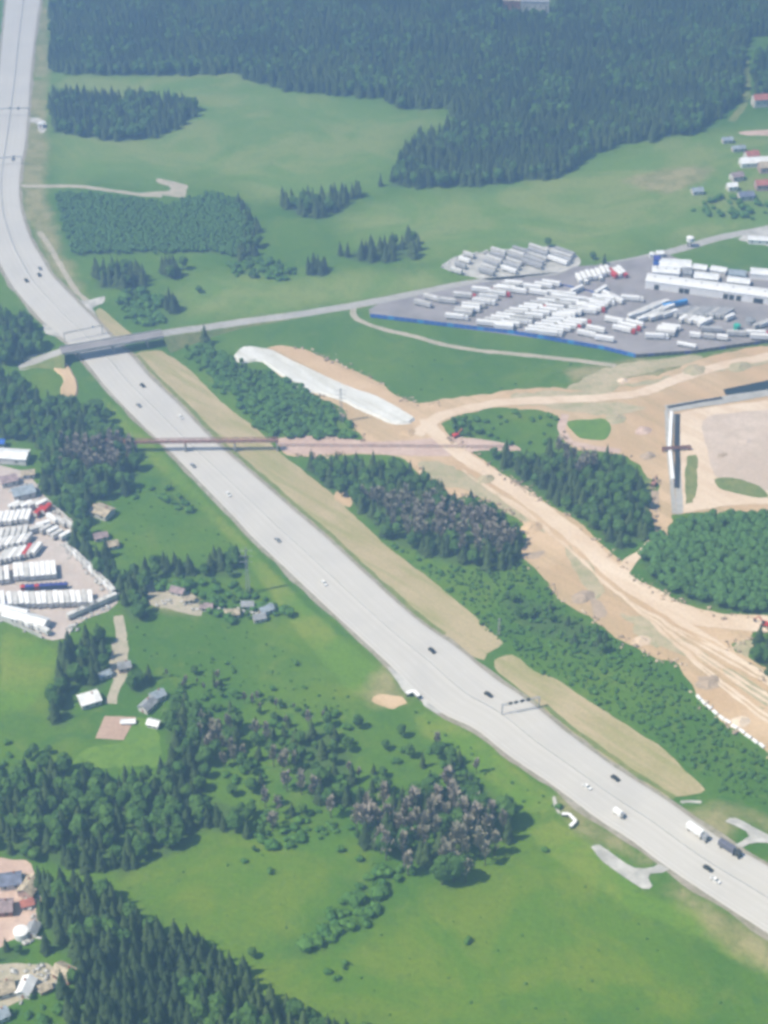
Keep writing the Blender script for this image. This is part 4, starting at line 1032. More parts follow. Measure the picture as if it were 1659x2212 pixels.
def row(p0, p1, n, dirv, specs, group, where, L=12.4, jit=.5, desc='white box trailer', z=.13, H=2.75):
    for i in range(n):
        t = i / (n - 1) if n > 1 else 0
        x = p0[0] + (p1[0] - p0[0]) * t; y = p0[1] + (p1[1] - p0[1]) * t
        sp = specs[i % len(specs)]
        if sp is None: continue
        body, cab = sp
        g = G(x, y); rz = heading(x, y, *dirv) + rv(-.025, .025)
        g += Vector((math.cos(rz), math.sin(rz), 0)) * rv(-jit, jit) * 2; g.z = z
        cn = {'white': 'white', 'offwhite': 'dirty white', 'trailer_grey': 'grey', 'red': 'red', 'blue': 'blue', 'skyblue': 'light blue', 'navy': 'dark blue', 'green': 'green', 'silver': 'silver'}
        d_ = '%s box trailer' % cn[body] if not cab else '%s trailer with %s cab' % (cn[body], cn[cab])
        rel_trailer(body, cab, L, g, rz, '%s, %s from the %s' % (d_, ORD[i], where), group, H=H)
DV = (38, 4)
W_, Wr, Ww, Gr, Of = ('white', None), ('white', 'red'), ('white', 'white'), ('trailer_grey', None), ('offwhite', None)
gy_ = 'trucks and trailers in the asphalt yard'
row((985,690), (1100,622), 9, DV, [Ww, Of, W_, Of, Ww, W_, Wr, W_, Of], gy_, 'fence in the upper left row')
row((962,655), (1040,632), 3, DV, [('offwhite', None), ('offwhite', 'red'), ('white', 'red')], gy_, 'left in the short top row')
row((915,662), (916,663), 1, (32, 8), [('offwhite', None)], gy_, 'left, parked alone near the fence corner')
row((935,650), (936,650), 1, (34, 9), [('offwhite', None)], gy_, 'left, lone trailer behind the corner one', )
row((1052,704), (1222,642), 13, DV, [Wr, Of, W_, W_, Of, W_, W_, ('white', 'red'), Of, W_, Of, W_, W_], gy_, 'fence in the second diagonal row')
row((1092,708), (1118,700), 2, DV, [W_, W_], gy_, 'fence beside the second row')
row((1150,722), (1262,668), 10, (40, 2), [W_, Ww, W_, W_, Ww, W_, W_, W_, Ww, W_], gy_, 'fence in the dense third row')
row((1185,726), (1246,700), 6, (40, 4), [Ww, W_, W_, ('white', 'red'), W_, ('white', 'red')], gy_, 'fence in the row behind the dense one')
row((1270,678), (1308,652), 6, (38, 4), [W_, ('white', 'red'), W_, W_, Ww, W_], gy_, 'front of the short central row')
row((1150,626), (1192,618), 3, (36, 5), [W_, W_, W_], gy_, 'left of the row under the blue strip')
row((1243,633), (1244,633), 1, (26, -12), [W_], gy_, 'left, slanted alone by the blue strip')
row((1297,634), (1298,634), 1, (20, -12), [W_], gy_, 'left, short slanted one before the warehouse')
row((1318,645), (1330,652), 2, (22, 10), [W_, W_], gy_, 'top of the pair before the warehouse')
row((1358,650), (1359,650), 1, (26, 2), [('white', 'white')], gy_, 'left, alone in the open middle')
row((1329,698), (1330,698), 1, (32, 6), [W_], gy_, 'left, alone behind the red cab')
row((1283,716), (1264,726), 2, (36, 8), [W_, W_], gy_, 'rear of the pair near the fence')
row((1303,737), (1304,737), 1, (38, 6), [('white', None)], gy_, 'fence, large one beside the lower boundary')
row((1342,716), (1368,704), 3, (34, 8), [('white', 'red'), ('white', 'red'), W_], gy_, 'fence in the red-cab group')
row((1250,608), (1312,590), 7, (12, 22), [W_, Ww, W_, W_, Ww, W_, W_], gy_, 'left of the top row before the gate', L=10.5)
row((1322,596), (1342,592), 3, (18, 16), [('red', None), W_, ('white', 'red')], gy_, 'left of the red group by the gate', L=10.5)
row((1374,686), (1424,663), 8, (34, -10), [W_, W_, Ww, W_, W_, W_, W_, Ww], gy_, 'front of the slanted row in the centre')
row((1418,690), (1446,684), 3, (30, -10), [W_, Of, W_], gy_, 'left of the three beside the blue trailer')
row((1450,665), (1464,662), 2, (38, -8), [('skyblue', None), ('skyblue', None)], gy_, 'left of the light blue pair')
row((1470,681), (1570,683), 15, (34, -22), [Gr, ('trailer_grey', None), Gr, Gr, Of, Gr], gy_, 'left of the long grey row', jit=.3)
row((1476,694), (1516,700), 5, (24, -16), [W_, Of, W_, W_, W_], gy_, 'left of the white row in front of the grey ones', L=8)
row((1520,704), (1521,704), 1, (26, -12), [W_], gy_, 'grey row, standing in front of it')
row((1575,692), (1576,692), 1, (24, -10), [W_], gy_, 'right, small one by the green tank', L=8)
row((1446,712), (1438,726), 4, (36, 4), [W_, W_, W_, Of], gy_, 'rear of the four in the open yard')
row((1414,732), (1415,732), 1, (42, 2), [('white', 'white')], gy_, 'front, apart from the four in the open yard')
row((1484,750), (1485,750), 1, (30, 6), [W_], gy_, 'boundary, low one right beside the wall', H=1.6)
row((1538,718), (1540,718), 1, (46, 2), [('trailer_grey', None)], gy_, 'wall, left one of the line', L=13.6)
row((1588,726), (1589,726), 1, (40, 2), [('trailer_grey', 'trailer_grey')] if False else [('offwhite', None)], gy_, 'wall, middle one of the line')
row((1630,726), (1640,734), 2, (44, 2), [('white', 'red'), ('white', None)], gy_, 'rear of the big pair in the corner', H=3)
row((1640,708), (1655,704), 2, (36, -14), [Of, W_], gy_, 'left of the pair at the frame edge')
row((1000,676), (1110,618), 7, DV, [Of, W_, Ww, W_, Of, W_, W_], gy_, 'lower end of the doubled upper left row')
row((1085,712), (1248,652), 11, DV, [W_, W_, Ww, Of, W_, W_, Ww, W_, Of, W_, W_], gy_, 'lower end of the doubled second row')
row((1215,690), (1300,648), 6, (38, 3), [Ww, W_, W_, Ww, W_, W_], gy_, 'lower end of the row between the dense ones')
row((1392,694), (1440,672), 5, (34, -10), [W_, W_, Of, W_, W_], gy_, 'front of the doubled slanted row')
row((1500,730), (1560,735), 3, (30, 4), [W_, Of, W_], gy_, 'left of the small line by the wall', L=7)
row((1120,634), (1200,640), 3, (36, 5), [W_, W_, W_], gy_, 'left of the row below the top row')
gk = 'long containers in the far storage yard'
row((985,590), (1010,555), 4, (24, 8), [Of, Gr, W_, Of], gk, 'front of the left storage stack', L=9, H=2.5)
row((1050,592), (1078,548), 6, (26, 8), [Gr, Of, Gr, Of, Gr, Of], gk, 'front of the second storage stack', L=12, H=2.4)
row((1100,588), (1122,545), 6, (26, 8), [W_, Gr, Of, Gr, Of, Gr], gk, 'front of the third storage stack', L=12, H=2.4)
row((1150,576), (1166,543), 5, (30, 10), [Gr, Gr, Of, Gr, Of], gk, 'front of the fourth storage stack', L=16, H=2.4)
row((1205,568), (1222,550), 4, (30, 10), [W_, Gr, Of, Gr], gk, 'front of the last storage stack', L=16, H=2.4)
# left yard: noses towards the viewer
gl = 'trailers in the concrete yard'
row((36,1243), (117,1239), 8, (-2, -22), [W_, W_, Of, W_, W_, W_, W_, W_, W_], gl, 'left of the upper white row', jit=.15, H=2.9)
row((2,1250), (16,1249), 2, (-2, -22), [Of, W_], gl, 'left edge before the upper white row', jit=.15)
row((22,1304), (196,1300), 15, (-3, -22), [W_, Of, W_, W_, Of, W_], gl, 'left of the lower white row', jit=.25, H=2.9, L=10.5)
row((-6,1304), (7,1304), 2, (-3, -22), [W_, W_], gl, 'left edge beside the lower white row', jit=.15)
row((8,1210), (80,1194), 8, (14, -18), [Of, Of, W_, Of, W_, ('red', None), Of, W_], gl, 'left of the slanted row', jit=.3, L=10)
row((2,1128), (62,1122), 6, (6, -16), [W_, W_, W_, W_, W_, W_, W_], gl, 'left of the far white row', jit=.2, L=10)
row((4,1163), (56,1155), 5, (4, -16), [Of, Of, Of, Of, Of], gl, 'left of the row in front of the far one', jit=.2, L=9)
row((80,1150), (96,1140), 2, (20, -6), [Of, W_], gl, 'left of the pair below the pink truck', L=8)
row((86,1112), (100,1108), 2, (14, -14), [('red', None), ('red', None)], gl, 'left of the red pair in the upper corner', L=8)
row((112,1126), (150,1140), 3, (20, 14), [W_, Of, Of], gl, 'top of the row along the upper boundary', L=9)
row((152,1192), (240,1278), 9, (14, 16), [Of, W_, Of, Of, W_, Of], gl, 'top of the line along the slanting boundary', L=9)
row((236,1300), (160,1334), 5, (22, -9), [Of, Of, Gr, Of, Of], gl, 'right corner along the lower boundary', L=8)
row((-4,1182), (60,1172), 6, (12, -16), [W_, Of, W_, Of, W_, Of], gl, 'left of the second slanted row', jit=.3, L=9)
row((100,1150), (140,1165), 4, (18, -10), [Of, W_, Of, W_], gl, 'left of the loose group by the notch', L=7)
row((30,1100), (90,1096), 5, (16, -8), [W_, Of, W_, Of, W_], gl, 'left of the loose group below the workshop', L=7)
row((12,1336), (92,1366), 7, (22, 12), [Of, W_, Of, W_, Of, W_], gl, 'left along the bottom boundary', L=8)
def tractor_unit(col, loc, rz, label, group, cache={}):
    if col in cache: e = copy_tree(cache[col]); e.location = loc; e.rotation_euler = (0, 0, rz)
    else:
        e = empty('tractor_unit', loc, rz)
        mb = MB(); mb.box((0, 0, .8), (6.0, 1.0, .3)); mb.box((-1.6, 0, 1.05), (1.6, 1.2, .25))
        for a in (-1.8, 1.9):
            for s in (-1, 1): mb.cyl((a, s * 1.0, .5), .5, .4, 8, 'y')
        mb.obj('chassis', M['chassis'], e)
        mb = MB(); mb.bbox((1.7, 0, 2.05), (2.3, 2.45, 2.5), .25); c = mb.obj('cab', M[col], e)
        w = MB(); w.box((2.87, 0, 2.3), (.06, 2.1, .9)); w.obj('windscreen', M['glass'], c); cache[col] = e
    return tag(e, label, 'truck cab', group)
for i, c in enumerate(['red', 'navy', 'navy', 'red', 'navy', 'navy', 'navy', 'navy', 'navy', 'navy']):
    x = 50 + i * 10.2; g = G(x, 1272 - i * .6); g.z = .13
    tractor_unit(c, g, heading(x, 1268, -1, -18) + math.pi, '%s tractor unit without trailer, %s from the left between the two white rows' % ('red' if c == 'red' else 'dark blue', ORD[i]), 'tractor units between the white rows')
g = G(15, 1308); g.z = .13
tractor_unit('navy', g, heading(15, 1308, -1, -18) + math.pi, 'dark blue tractor unit alone below the lower white row', 'tractor units between the white rows')
g = G(60, 1204); g.z = .13
tractor_unit('red', g, heading(60, 1204, 14, -18), 'red tractor unit at the end of the slanted row', 'tractor units between the white rows')

def car(col, loc, rz, label, L=4.6, cache={}):
    if col in cache: e = copy_tree(cache[col]); e.location = loc; e.rotation_euler = (0, 0, rz)
    else:
        e = empty('car', loc, rz); W = 1.85; k = L / 4.6
        prof = [(-2.3, .35), (2.3, .35), (2.3, .75), (1.15, .95), (-1.9, 1.0), (-2.3, .85)]
        def ext(pr, w, w2=None):
            n_ = len(pr); w2 = w2 or w
            vs = [(a * k, -w / 2, b) for a, b in pr] + [(a * k, w / 2, b) for a, b in pr]
            fs = [tuple(range(n_)), tuple(range(2 * n_ - 1, n_ - 1, -1))] + [(i, n_ + i, n_ + (i + 1) % n_, (i + 1) % n_) for i in range(n_)]
            return MB().add(vs, [f[::-1] for f in fs])
        b = ext(prof, W).obj('body', M[col], e)
        ext([(1.2, .96), (.45, 1.42), (-1.25, 1.44), (-1.85, 1.0)], W * .86).obj('windows', M['glass'], b)
        MB().bbox((-.4 * k, 0, 1.46), (1.7 * k, W * .8, .07), .03).obj('roof', M[col], e)
        wm = MB().cyl((0, 0, 0), .34, .22, 10, 'y').mesh('wheel', M['rubber'])
        for a in (-1.4, 1.4):
            for s in (-1, 1): link('wheel', wm, e, (a * k, s * .85, .34))
        cache[col] = e
    return tag(e, label, 'car', 'cars on the motorway')
def on_road(x, y): return heading(x, y, *{True: (30, 20)}[True]) if y > 1550 else None
def road_dir(x, y):
    p = G(x, y); i = min(range(len(HW) - 1), key=lambda i: ((HW[i][0] + HW[i][1]) / 2 - p).length)
    a = HW[max(i - 2, 0)]; b = HW[min(i + 3, len(HW) - 1)]; d = (b[0] + b[1]) / 2 - (a[0] + a[1]) / 2
    return math.atan2(d.y, d.x)
for x, y, c, lb in ((933,1408,'black','black car driving beside the first dry verge end'), (1055,1503,'black','black car just before the sign gantry'),
      (1329,1684,'black','black car in the right carriageway beside the second verge'), (1268,1702,'white','white car following the white van'),
      (1529,1879,'black','dark car ahead of the white car near the layby'), (1545,1904,'white','white car leaving the picture beyond the layby'),
      (308,835,'black','dark car just past the overpass'), (300,878,'silver','silver car in the left lanes below the overpass'), (390,903,'white','white car above the pipe bridge'),
      (417,1008,'silver','silver car below the pipe bridge'), (493,1070,'white','white car in the left lanes beside the small meadow'), (600,1169,'silver','silver car on the long straight beside the meadow'),
      (57,608,'black','dark car in the curve above the junction'), (86,582,'silver','silver car in the curve beside the dirt track'), (85,596,'black','dark car closing up in the curve'),
      (28,346,'silver','silver car in the far bend'), (38,236,'white','white car far up near the parking bay'), (700,1262,'white','white car on the left lanes of the long straight')):
    g = G(x, y); g.z = .33; car(c, g, road_dir(x, y), lb)
def van(col, loc, rz, label):
    e = empty('delivery_van', loc, rz)
    b = MB().bbox((-.8, 0, 1.75), (4.4, 2.1, 2.2), .15).obj('cargo_box', M[col], e)
    c = MB(); prof = [(1.4, .5), (3.0, .5), (3.05, 1.2), (2.5, 1.9), (1.4, 2.1)]; n_ = 5
    vs = [(a, -1.0, z) for a, z in prof] + [(a, 1.0, z) for a, z in prof]
    fs = [tuple(range(n_)), tuple(range(2 * n_ - 1, n_ - 1, -1))] + [(i, n_ + i, n_ + (i + 1) % n_, (i + 1) % n_) for i in range(n_)]
    co = c.add(vs, [f[::-1] for f in fs]).obj('cab', M['silver'], e)
    MB().add([(3.07, -.9, 1.25), (3.07, .9, 1.25), (2.55, .85, 1.88), (2.55, -.85, 1.88)], [(0, 1, 2, 3)]).obj('windscreen', M['glass'], co)
    MB().box((.3, 0, .5), (5.2, 1.2, .2)).obj('chassis', M['chassis'], e)
    wm = MB().cyl((0, 0, 0), .4, .28, 10, 'y').mesh('wheel', M['rubber'])
    for a in (-1.8, 2.1):
        for s in (-1, 1): link('wheel', wm, e, (a, s * .9, .4))
    tag(e, label, 'van', None)
g = G(1337, 1762); g.z = .33; van('white', g, road_dir(1337, 1762), 'white box van on the left carriageway above the layby')
g = G(1500, 1800); g.z = .33; e = trailer('articulated_truck', 'white', 'silver', 8.4, wheels=True, loc=g, rz=road_dir(1500, 1800))
tag(e, 'white articulated truck in the right carriageway before the junction', 'truck')
g = G(1569, 1836); g.z = .33; e = trailer('articulated_truck', 'slate', 'black', 8.0, wheels=True, loc=g, rz=road_dir(1569, 1836))
e.children[0].data.materials[0] = M['chassis']
tag(e, 'dark articulated truck with grey load beside the junction mouth', 'truck')
g = G(1570, 1840)

def digger(col, x, y, rz, label, z=.2):
    g = G(x, y); e = empty('excavator', (g.x, g.y, z), rz); tag(e, label, 'excavator')
    for s in (-1, 1): MB().bbox((0, s * 1.2, .45), (4.2, .6, .9), .2).obj('track', M['rubber'], e)
    MB().bbox((-.4, 0, 1.7), (3.4, 2.6, 1.3), .15).obj('body', M[col], e)
    c = MB().bbox((.7, .8, 2.4), (1.5, 1.1, 1.5), .12).obj('cab', M['glass'], e)
    MB().bar((1.2, -.3, 1.8), (4.0, -.3, 4.4), .45).obj('boom', M[col], e)
    MB().bar((4.0, -.3, 4.4), (5.8, -.3, 1.6), .35).obj('arm', M[col], e)
    MB().box((5.7, -.3, 1.1), (.9, 1.2, .9)).obj('bucket', M['dark'], e)
digger('red', 1652, 1352, 2.6, 'red excavator at the frame edge where the pale road meets the wood')
digger('red', 985, 944, .6, 'red excavator at the fork beside the pink earth strip')
digger('rust', 1412, 1048, 1.2, 'rusty red excavator on the narrow earth strip left of the culvert')

# ------------------------------------------------------------------ buildings
def gable(label, x, y, W, D, H, rz, wall='wall', roof='roof_grey', rh=None, name='house', chim=True, z=0.05, cat='house', wins=2):
    """a house centred on the ground point, W along its ridge, D across"""
    g = G(x, y); e = empty(name, (g.x, g.y, z), rz); rh = rh if rh is not None else D * .32
    mb = MB(); w, d = W / 2, D / 2
    mb.add([(-w,-d,0),(w,-d,0),(w,d,0),(-w,d,0),(-w,-d,H),(w,-d,H),(w,d,H),(-w,d,H),(-w,0,H+rh),(w,0,H+rh)],
           [(0,1,5,4),(1,2,6,9,5),(2,3,7,6),(3,0,4,8,7)])
    mb.obj('wall', M[wall], e)
    o = .5; r = MB(); t = .18; k = rh / d
    for s in (-1, 1):
        a = [(-w - o, s * (d + o), H - o * k), (w + o, s * (d + o), H - o * k), (w + o, 0, H + rh), (-w - o, 0, H + rh)]
        b = [(p[0], p[1], p[2] + t) for p in a]
        fs = [(0,1,2,3),(7,6,5,4),(0,4,5,1),(1,5,6,2),(2,6,7,3),(3,7,4,0)]
        r.add(a + b, fs if s > 0 else [f[::-1] for f in fs])
    ro = r.obj('roof', M[roof], e)
    if chim: MB().box((w * .4, d * .3, H + rh * .95), (.7, .7, 1.6)).obj('chimney', M['brick'], ro)
    wm = MB().box((0, 0, 0), (1.2, .12, 1.2)).mesh('window', M['glass'])
    for i in range(wins):
        for s in (-1, 1):
            link('window', wm, e, (-w + (i + .5) * W / wins, s * (d + .03), H * .55))
    MB().box((-w - .04, 0, 1.05), (.1, 1.1, 2.1)).obj('door', M['brick'], e)
    return tag(e, label, cat)
gable('farmhouse with bright white roof left of the brick paving', 194, 1518, 9.5, 8, 3.2, R(25), 'offwhite', 'roof_white', 1.2)
gable('farm shed with dull grey roof right of the brick paving', 320, 1530, 8, 5.5, 3, R(58), 'wall', 'roof_grey')
gable('farmhouse with blue-grey roof beside the dark trees', 341, 1510, 6.5, 5, 3.2, R(35), 'wall', 'roof_blue')
gable('small pale hut right of the lawn', 333, 1568, 5.5, 4, 2.3, R(-20), 'wall', 'roof_white', name='shed', cat='shed', chim=False)
gable('grey-roofed cottage on the worn track above the farmstead', 269, 1446, 6, 5, 3, R(15), 'pinkwall', 'roof_grey')
gable('little blue-roofed shed beside the worn track', 227, 1462, 6, 4, 2.4, R(30), 'offwhite', 'roof_blue', name='shed', cat='shed', chim=False)
gable('low white greenhouse frame on the brick paving', 277, 1562, 6.5, 2.5, 1.2, R(2), 'white', 'roof_white', .5, 'shed', False, .14, 'shed', 0)
gable('pale-roofed building alone at the wood edge above the small meadow', 222, 1112, 11, 9, 3.5, R(-30), 'offwhite', 'roof_tan', 1.5)
gable('plum-roofed hut below the pale building', 218, 1164, 7, 5, 2.6, R(20), 'wall', 'roof_plum', name='shed', cat='shed', chim=False)
gable('mossy hut half hidden in bushes under the plum-roofed hut', 243, 1182, 6, 5, 2.6, R(20), 'wall', 'roof_tan', name='shed', cat='shed', chim=False)
gable('white-roofed long hall at the top of the concrete yard', 22, 994, 22, 10, 4.5, R(-6), 'offwhite', 'roof_white', 1.4, 'warehouse', False, .14, 'warehouse')
gable('blue-grey roofed workshop in the upper concrete yard', 52, 1072, 12, 8, 4, R(22), 'wall', 'roof_blue', 1.4, 'workshop', False, .14, 'workshop')
gable('dark-roofed shed beside the blue-grey workshop', 20, 1045, 9, 7, 3.5, R(22), 'wall', 'roof_plum', 1.2, 'shed', False, .14, 'shed')
gable('grey canopy roof between hall and workshop', 62, 1030, 7, 5, 3, R(10), 'offwhite', 'roof_tan', 1.0, 'shed', False, .14, 'shed')
gable('large white-roofed storage tent at the bottom of the concrete yard', 58, 1345, 24, 7, 3.6, R(-22), 'white', 'roof_white', 1.6, 'storage_tent', False, .14, 'tent')
gable('second white storage tent behind the large one', 30, 1328, 16, 5, 3.2, R(-18), 'white', 'roof_white', 1.4, 'storage_tent', False, .14, 'tent')
gable('bright blue-roofed shed at the frame edge above the white hall', -2, 964, 7, 5, 3.5, R(0), 'offwhite', 'blue', 1.0, 'shed', False, .05, 'shed')
gable('house with pale pink roof above the white dome', 66, 1925, 9, 7, 3.5, R(70), 'pinkwall', 'roof_tan')
gable('house with dull blue roof left of the pink one', 24, 1910, 9, 7, 3.5, R(10), 'wall', 'roof_navy')
gable('house with plum roof cut by the left frame edge', 6, 1968, 9, 7, 3.5, R(5), 'brick', 'roof_plum')
gable('grey-roofed outhouse right of the white tank', 72, 2014, 5.5, 4.5, 2.6, R(80), 'wall', 'roof_grey', name='shed', cat='shed', chim=False)
gable('narrow red-roofed shed above the grey outhouse', 60, 1958, 5, 3.5, 2.4, R(20), 'wall', 'roof_red', name='shed', cat='shed', chim=False)
gable('white-roofed house in the lower garden plot', 58, 2140, 8, 5.5, 3, R(78), 'wall', 'roof_white')
gable('tan-roofed house at the left frame edge of the garden plot', 10, 2142, 8, 7, 3, R(20), 'wall', 'roof_tan')
gable('tan hip-roofed house at the corner of the spruce forest', 142, 2108, 8.5, 6.5, 3, R(-30), 'brick', 'roof_tan')
gable('rusty little shed between white and tan roofs', 98, 2140, 4.5, 3.5, 2.4, R(30), 'brick', 'roof_tan', name='shed', cat='shed', chim=False)
gable('blue-grey roofed house in the lowest corner', 2, 2200, 6, 5, 3, R(30), 'wall', 'roof_blue')
gable('pale blue garden hut in the wood at the left edge', 34, 1790, 5, 4.5, 2.6, R(30), 'wall', 'roof_blue', name='shed', cat='shed', chim=False)
gable('tan-roofed hut at the frame edge beside the garden hut', 8, 1782, 6, 5, 2.6, R(10), 'wall', 'roof_tan', name='shed', cat='shed', chim=False)
for (x, y, r_, lb, W) in ((385,1282,'roof_plum','plum-roofed ruin in the clearing, leftmost',7), (447,1316,'roof_plum','plum-roofed hut in the middle of the clearing',6), (502,1330,'roof_tan','tan shed left of the mast foot',7),
      (535,1312,'roof_grey','grey hut behind the mast foot',6), (575,1322,'roof_blue','pale blue roofed hut at the right end of the clearing',7), (560,1340,'roof_grey','low grey shed at the front of the clearing',6), (408,1300,'roof_tan','weathered hut beside the plum-roofed ruin',5)):
    gable(lb, x, y, W, W * .7, 2.6, R(random.uniform(-30, 40)), 'wall', r_, name='shed', cat='shed', chim=False)
# far village
for (x, y, W, D, H, a, wl, rf, lb) in ((1640,228,12,9,7,10,'wall','roof_red','tall white house with red roof in front of the far wood'),
      (1628,357,22,9,4,6,'white','roof_white','long white building in the far village'), (1622,345,10,8,5,15,'wall','roof_red','red-roofed house behind the long white building'),
      (1655,370,12,9,5,5,'pinkwall','roof_tan','pinkish house at the frame edge in the village'), (1580,410,7,6,4,10,'white','roof_white','tiny white house left of the pink one'),
      (1590,388,9,7,4,20,'wall','roof_plum','plum-roofed house above the tiny white one'), (1645,408,10,8,5,5,'pinkwall','roof_red','pink and red house low in the village'),
      (1610,430,11,7,4,8,'wall','roof_navy','dark-roofed barn at the lower village edge'), (1570,308,8,5,3,10,'wall','roof_blue','small pale roof alone above the village'),
      (1594,326,10,5,3,10,'wall','roof_blue','pale blue roof left of the red-roofed house'), (1505,418,8,6,3,10,'wall','roof_blue','grey-blue roof below the tan field')):
    gable(lb, x, y, W, D, H, R(a), wl, rf)
gable('grey flat-roofed block at the far end of the forest, on the upper frame edge', 1155, 22, 26, 12, 10, R(-4), 'offwhite', 'roof_grey', 1.0, 'industrial_building', False, .05, 'building', 5)
gable('second block left of the grey one on the upper frame edge', 1105, 18, 16, 10, 9, R(-4), 'brick', 'roof_tan', 1.0, 'industrial_building', False, .05, 'building', 5)
gable('white kiosk in the parking bay beside the far motorway', 90, 274, 5, 4, 3, R(80), 'white', 'roof_white', .6, 'kiosk', False, .08, 'kiosk', 1)
gable('white site cabin on the gravel yard at the frame edge', 1640, 525, 16, 6, 3.5, R(-8), 'white', 'roof_white', .6, 'cabin', False, .12, 'cabin', 3)

# the long warehouse and the sheds behind it
def hall(label, a, b, D, H, wall, roof, rh=.8, doors=(), name='warehouse', ribs=0):
    """front wall base runs from picture point a to b, depth D behind it"""
    A, B = G(*a), G(*b); d = B - A; Lg = d.length; rz = math.atan2(d.y, d.x)
    e = empty(name, (A.x, A.y, .14), rz)
    mb = MB(); mb.add([(0,0,0),(Lg,0,0),(Lg,D,0),(0,D,0),(0,0,H),(Lg,0,H),(Lg,D,H),(0,D,H),(0,D/2,H+rh),(Lg,D/2,H+rh)],
                      [(0,1,5,4),(1,2,6,9,5),(2,3,7,6),(3,0,4,8,7)]); mb.obj('wall', M[wall], e)
    r = MB(); o = .35; k = rh / (D / 2)
    for s in (-1, 1):
        y0 = D / 2 + s * (D / 2 + o)
        p = [(-o, y0, H - o * k + .02), (Lg + o, y0, H - o * k + .02), (Lg + o, D / 2, H + rh + .02), (-o, D / 2, H + rh + .02)]
        q = [(v[0], v[1], v[2] + .2) for v in p]; fs = [(0,1,2,3),(7,6,5,4),(0,4,5,1),(1,5,6,2),(2,6,7,3),(3,7,4,0)]
        r.add(p + q, fs if s > 0 else [f[::-1] for f in fs])
    ro = r.obj('roof', M[roof], e)
    if ribs:
        rm = MB().bbox((0, 0, .35), (1.0, 1.0, .7), .1).mesh('roof_vent', M['steel'])
        for i in range(ribs): link('roof_vent', rm, ro, ((i + .5) * Lg / ribs, D / 2, H + rh + .15))
    dm = MB().box((0, 0, 1.9), (3.2, .16, 3.8)).mesh('loading_door', M['dark'])
    fm = MB().box((0, 0, 0), (3.7, .3, .3)).mesh('door_frame', M['offwhite'])
    for px in doors:
        t = (px - a[0]) / (b[0] - a[0]); dd = link('loading_door', dm, e, (t * Lg, -.06, 0))
        link('door_frame', fm, dd, (0, -.12, 4.0))
    return tag(e, label, 'warehouse')
hall('long white warehouse with dark loading doors along its front', (1393,623), (1700,664), 11, 5.6, 'white', 'white', .8, (1418,1472,1484,1568,1581,1596,1633,1643), ribs=9)
hall('white warehouse with dark blue end wall behind the long one', (1408,600), (1466,604), 9, 4.2, 'white', 'roof_white', .8, (), ribs=3)
MBx = MB().box((0, 0, 2.2), (.25, 7.4, 4.0)); g = G(1468, 603)
hall('broad white shed at the back left of the warehouses', (1424,586), (1492,590), 12, 3.6, 'wall', 'roof_white', 1.0, ())
hall('pale grey warehouse right of the blue-ended one', (1474,602), (1493,603), 9, 3.8, 'offwhite', 'roof_grey', .6, ())
hall('grey-roofed shed joined behind the long warehouse', (1498,610), (1550,615), 9, 3.4, 'wall', 'roof_white', .8, ())
hall('small white shed in the back row, third from the gate', (1495,588), (1524,592), 7, 3, 'wall', 'roof_white', .7, ())
hall('small white shed in the back row, fourth from the gate', (1533,592), (1566,597), 7, 3, 'wall', 'roof_white', .7, ())
hall('blue-green roofed shed in the back row', (1573,602), (1609,605), 8, 3, 'roof_grey', 'roof_blue', .7, ())
hall('white shed behind the right part of the long warehouse', (1569,618), (1617,624), 8, 3.4, 'wall', 'roof_white', .7, ())
hall('white shed at the frame edge in the back row', (1620,603), (1700,610), 9, 4, 'white', 'roof_white', .8, ())
hall('small blue gatehouse behind the red trucks', (1411,573), (1424,574), 6, 4.5, 'blue', 'navy', .5, (), 'gatehouse')
hall('white pump house left of the blue gatehouse', (1404,559), (1412,559), 4, 3, 'white', 'roof_white', .4, (), 'pump_house')
hall('white kiosk right of the pump house', (1420,558), (1434,557), 5, 3, 'white', 'roof_white', .4, (), 'gate_kiosk')
# tanks
def tank(label, x, y, r, h, mat, legs=0, name='storage_tank', z=.14):
    g = G(x, y); e = empty(name, (g.x, g.y, z)); zb = legs
    mb = MB(); mb.cyl((0, 0, zb + h / 2), r, h, 20); mb.obj('tank_body', M[mat], e, smooth=False)
    MB().cyl((0, 0, zb + h + r * .12), r * 1.03, r * .24, 20, 'z', 0, r * .2).obj('tank_lid', M[mat], e)
    if legs:
        lm = MB().bar((0, 0, 0), (0, 0, legs), .35).mesh('leg', M['dark'])
        for i in range(4):
            a = i * math.pi / 2 + .78; link('leg', lm, e, (math.cos(a) * r * .55, math.sin(a) * r * .55, 0))
    MB().bar((r + .15, 0, 0), (r + .15, 0, zb + h), .3).obj('ladder', M['steel'], e)
    return tag(e, label, 'tank')
tank('round white tank beside the pink-roofed house', 47, 2022, 3.1, 3.4, 'white')
tank('green cylindrical tank in the asphalt yard', 1591, 712, 2.2, 3.6, 'green')
tank('pale round tank right of the green one', 1620, 700, 3.2, 3.4, 'silver')
tank('white water tank on dark legs beside the far side road', 1489, 533, 2.6, 3.0, 'white', 4.5, 'water_tower', .05)

# ------------------------------------------------------------------ bridges, gantries, masts, fences
def seg_thing(name, A, B): 
    d = B - A; e = empty(name, (A.x, A.y, 0), math.atan2(d.y, d.x)); return e, Vector((d.x, d.y, 0)).length
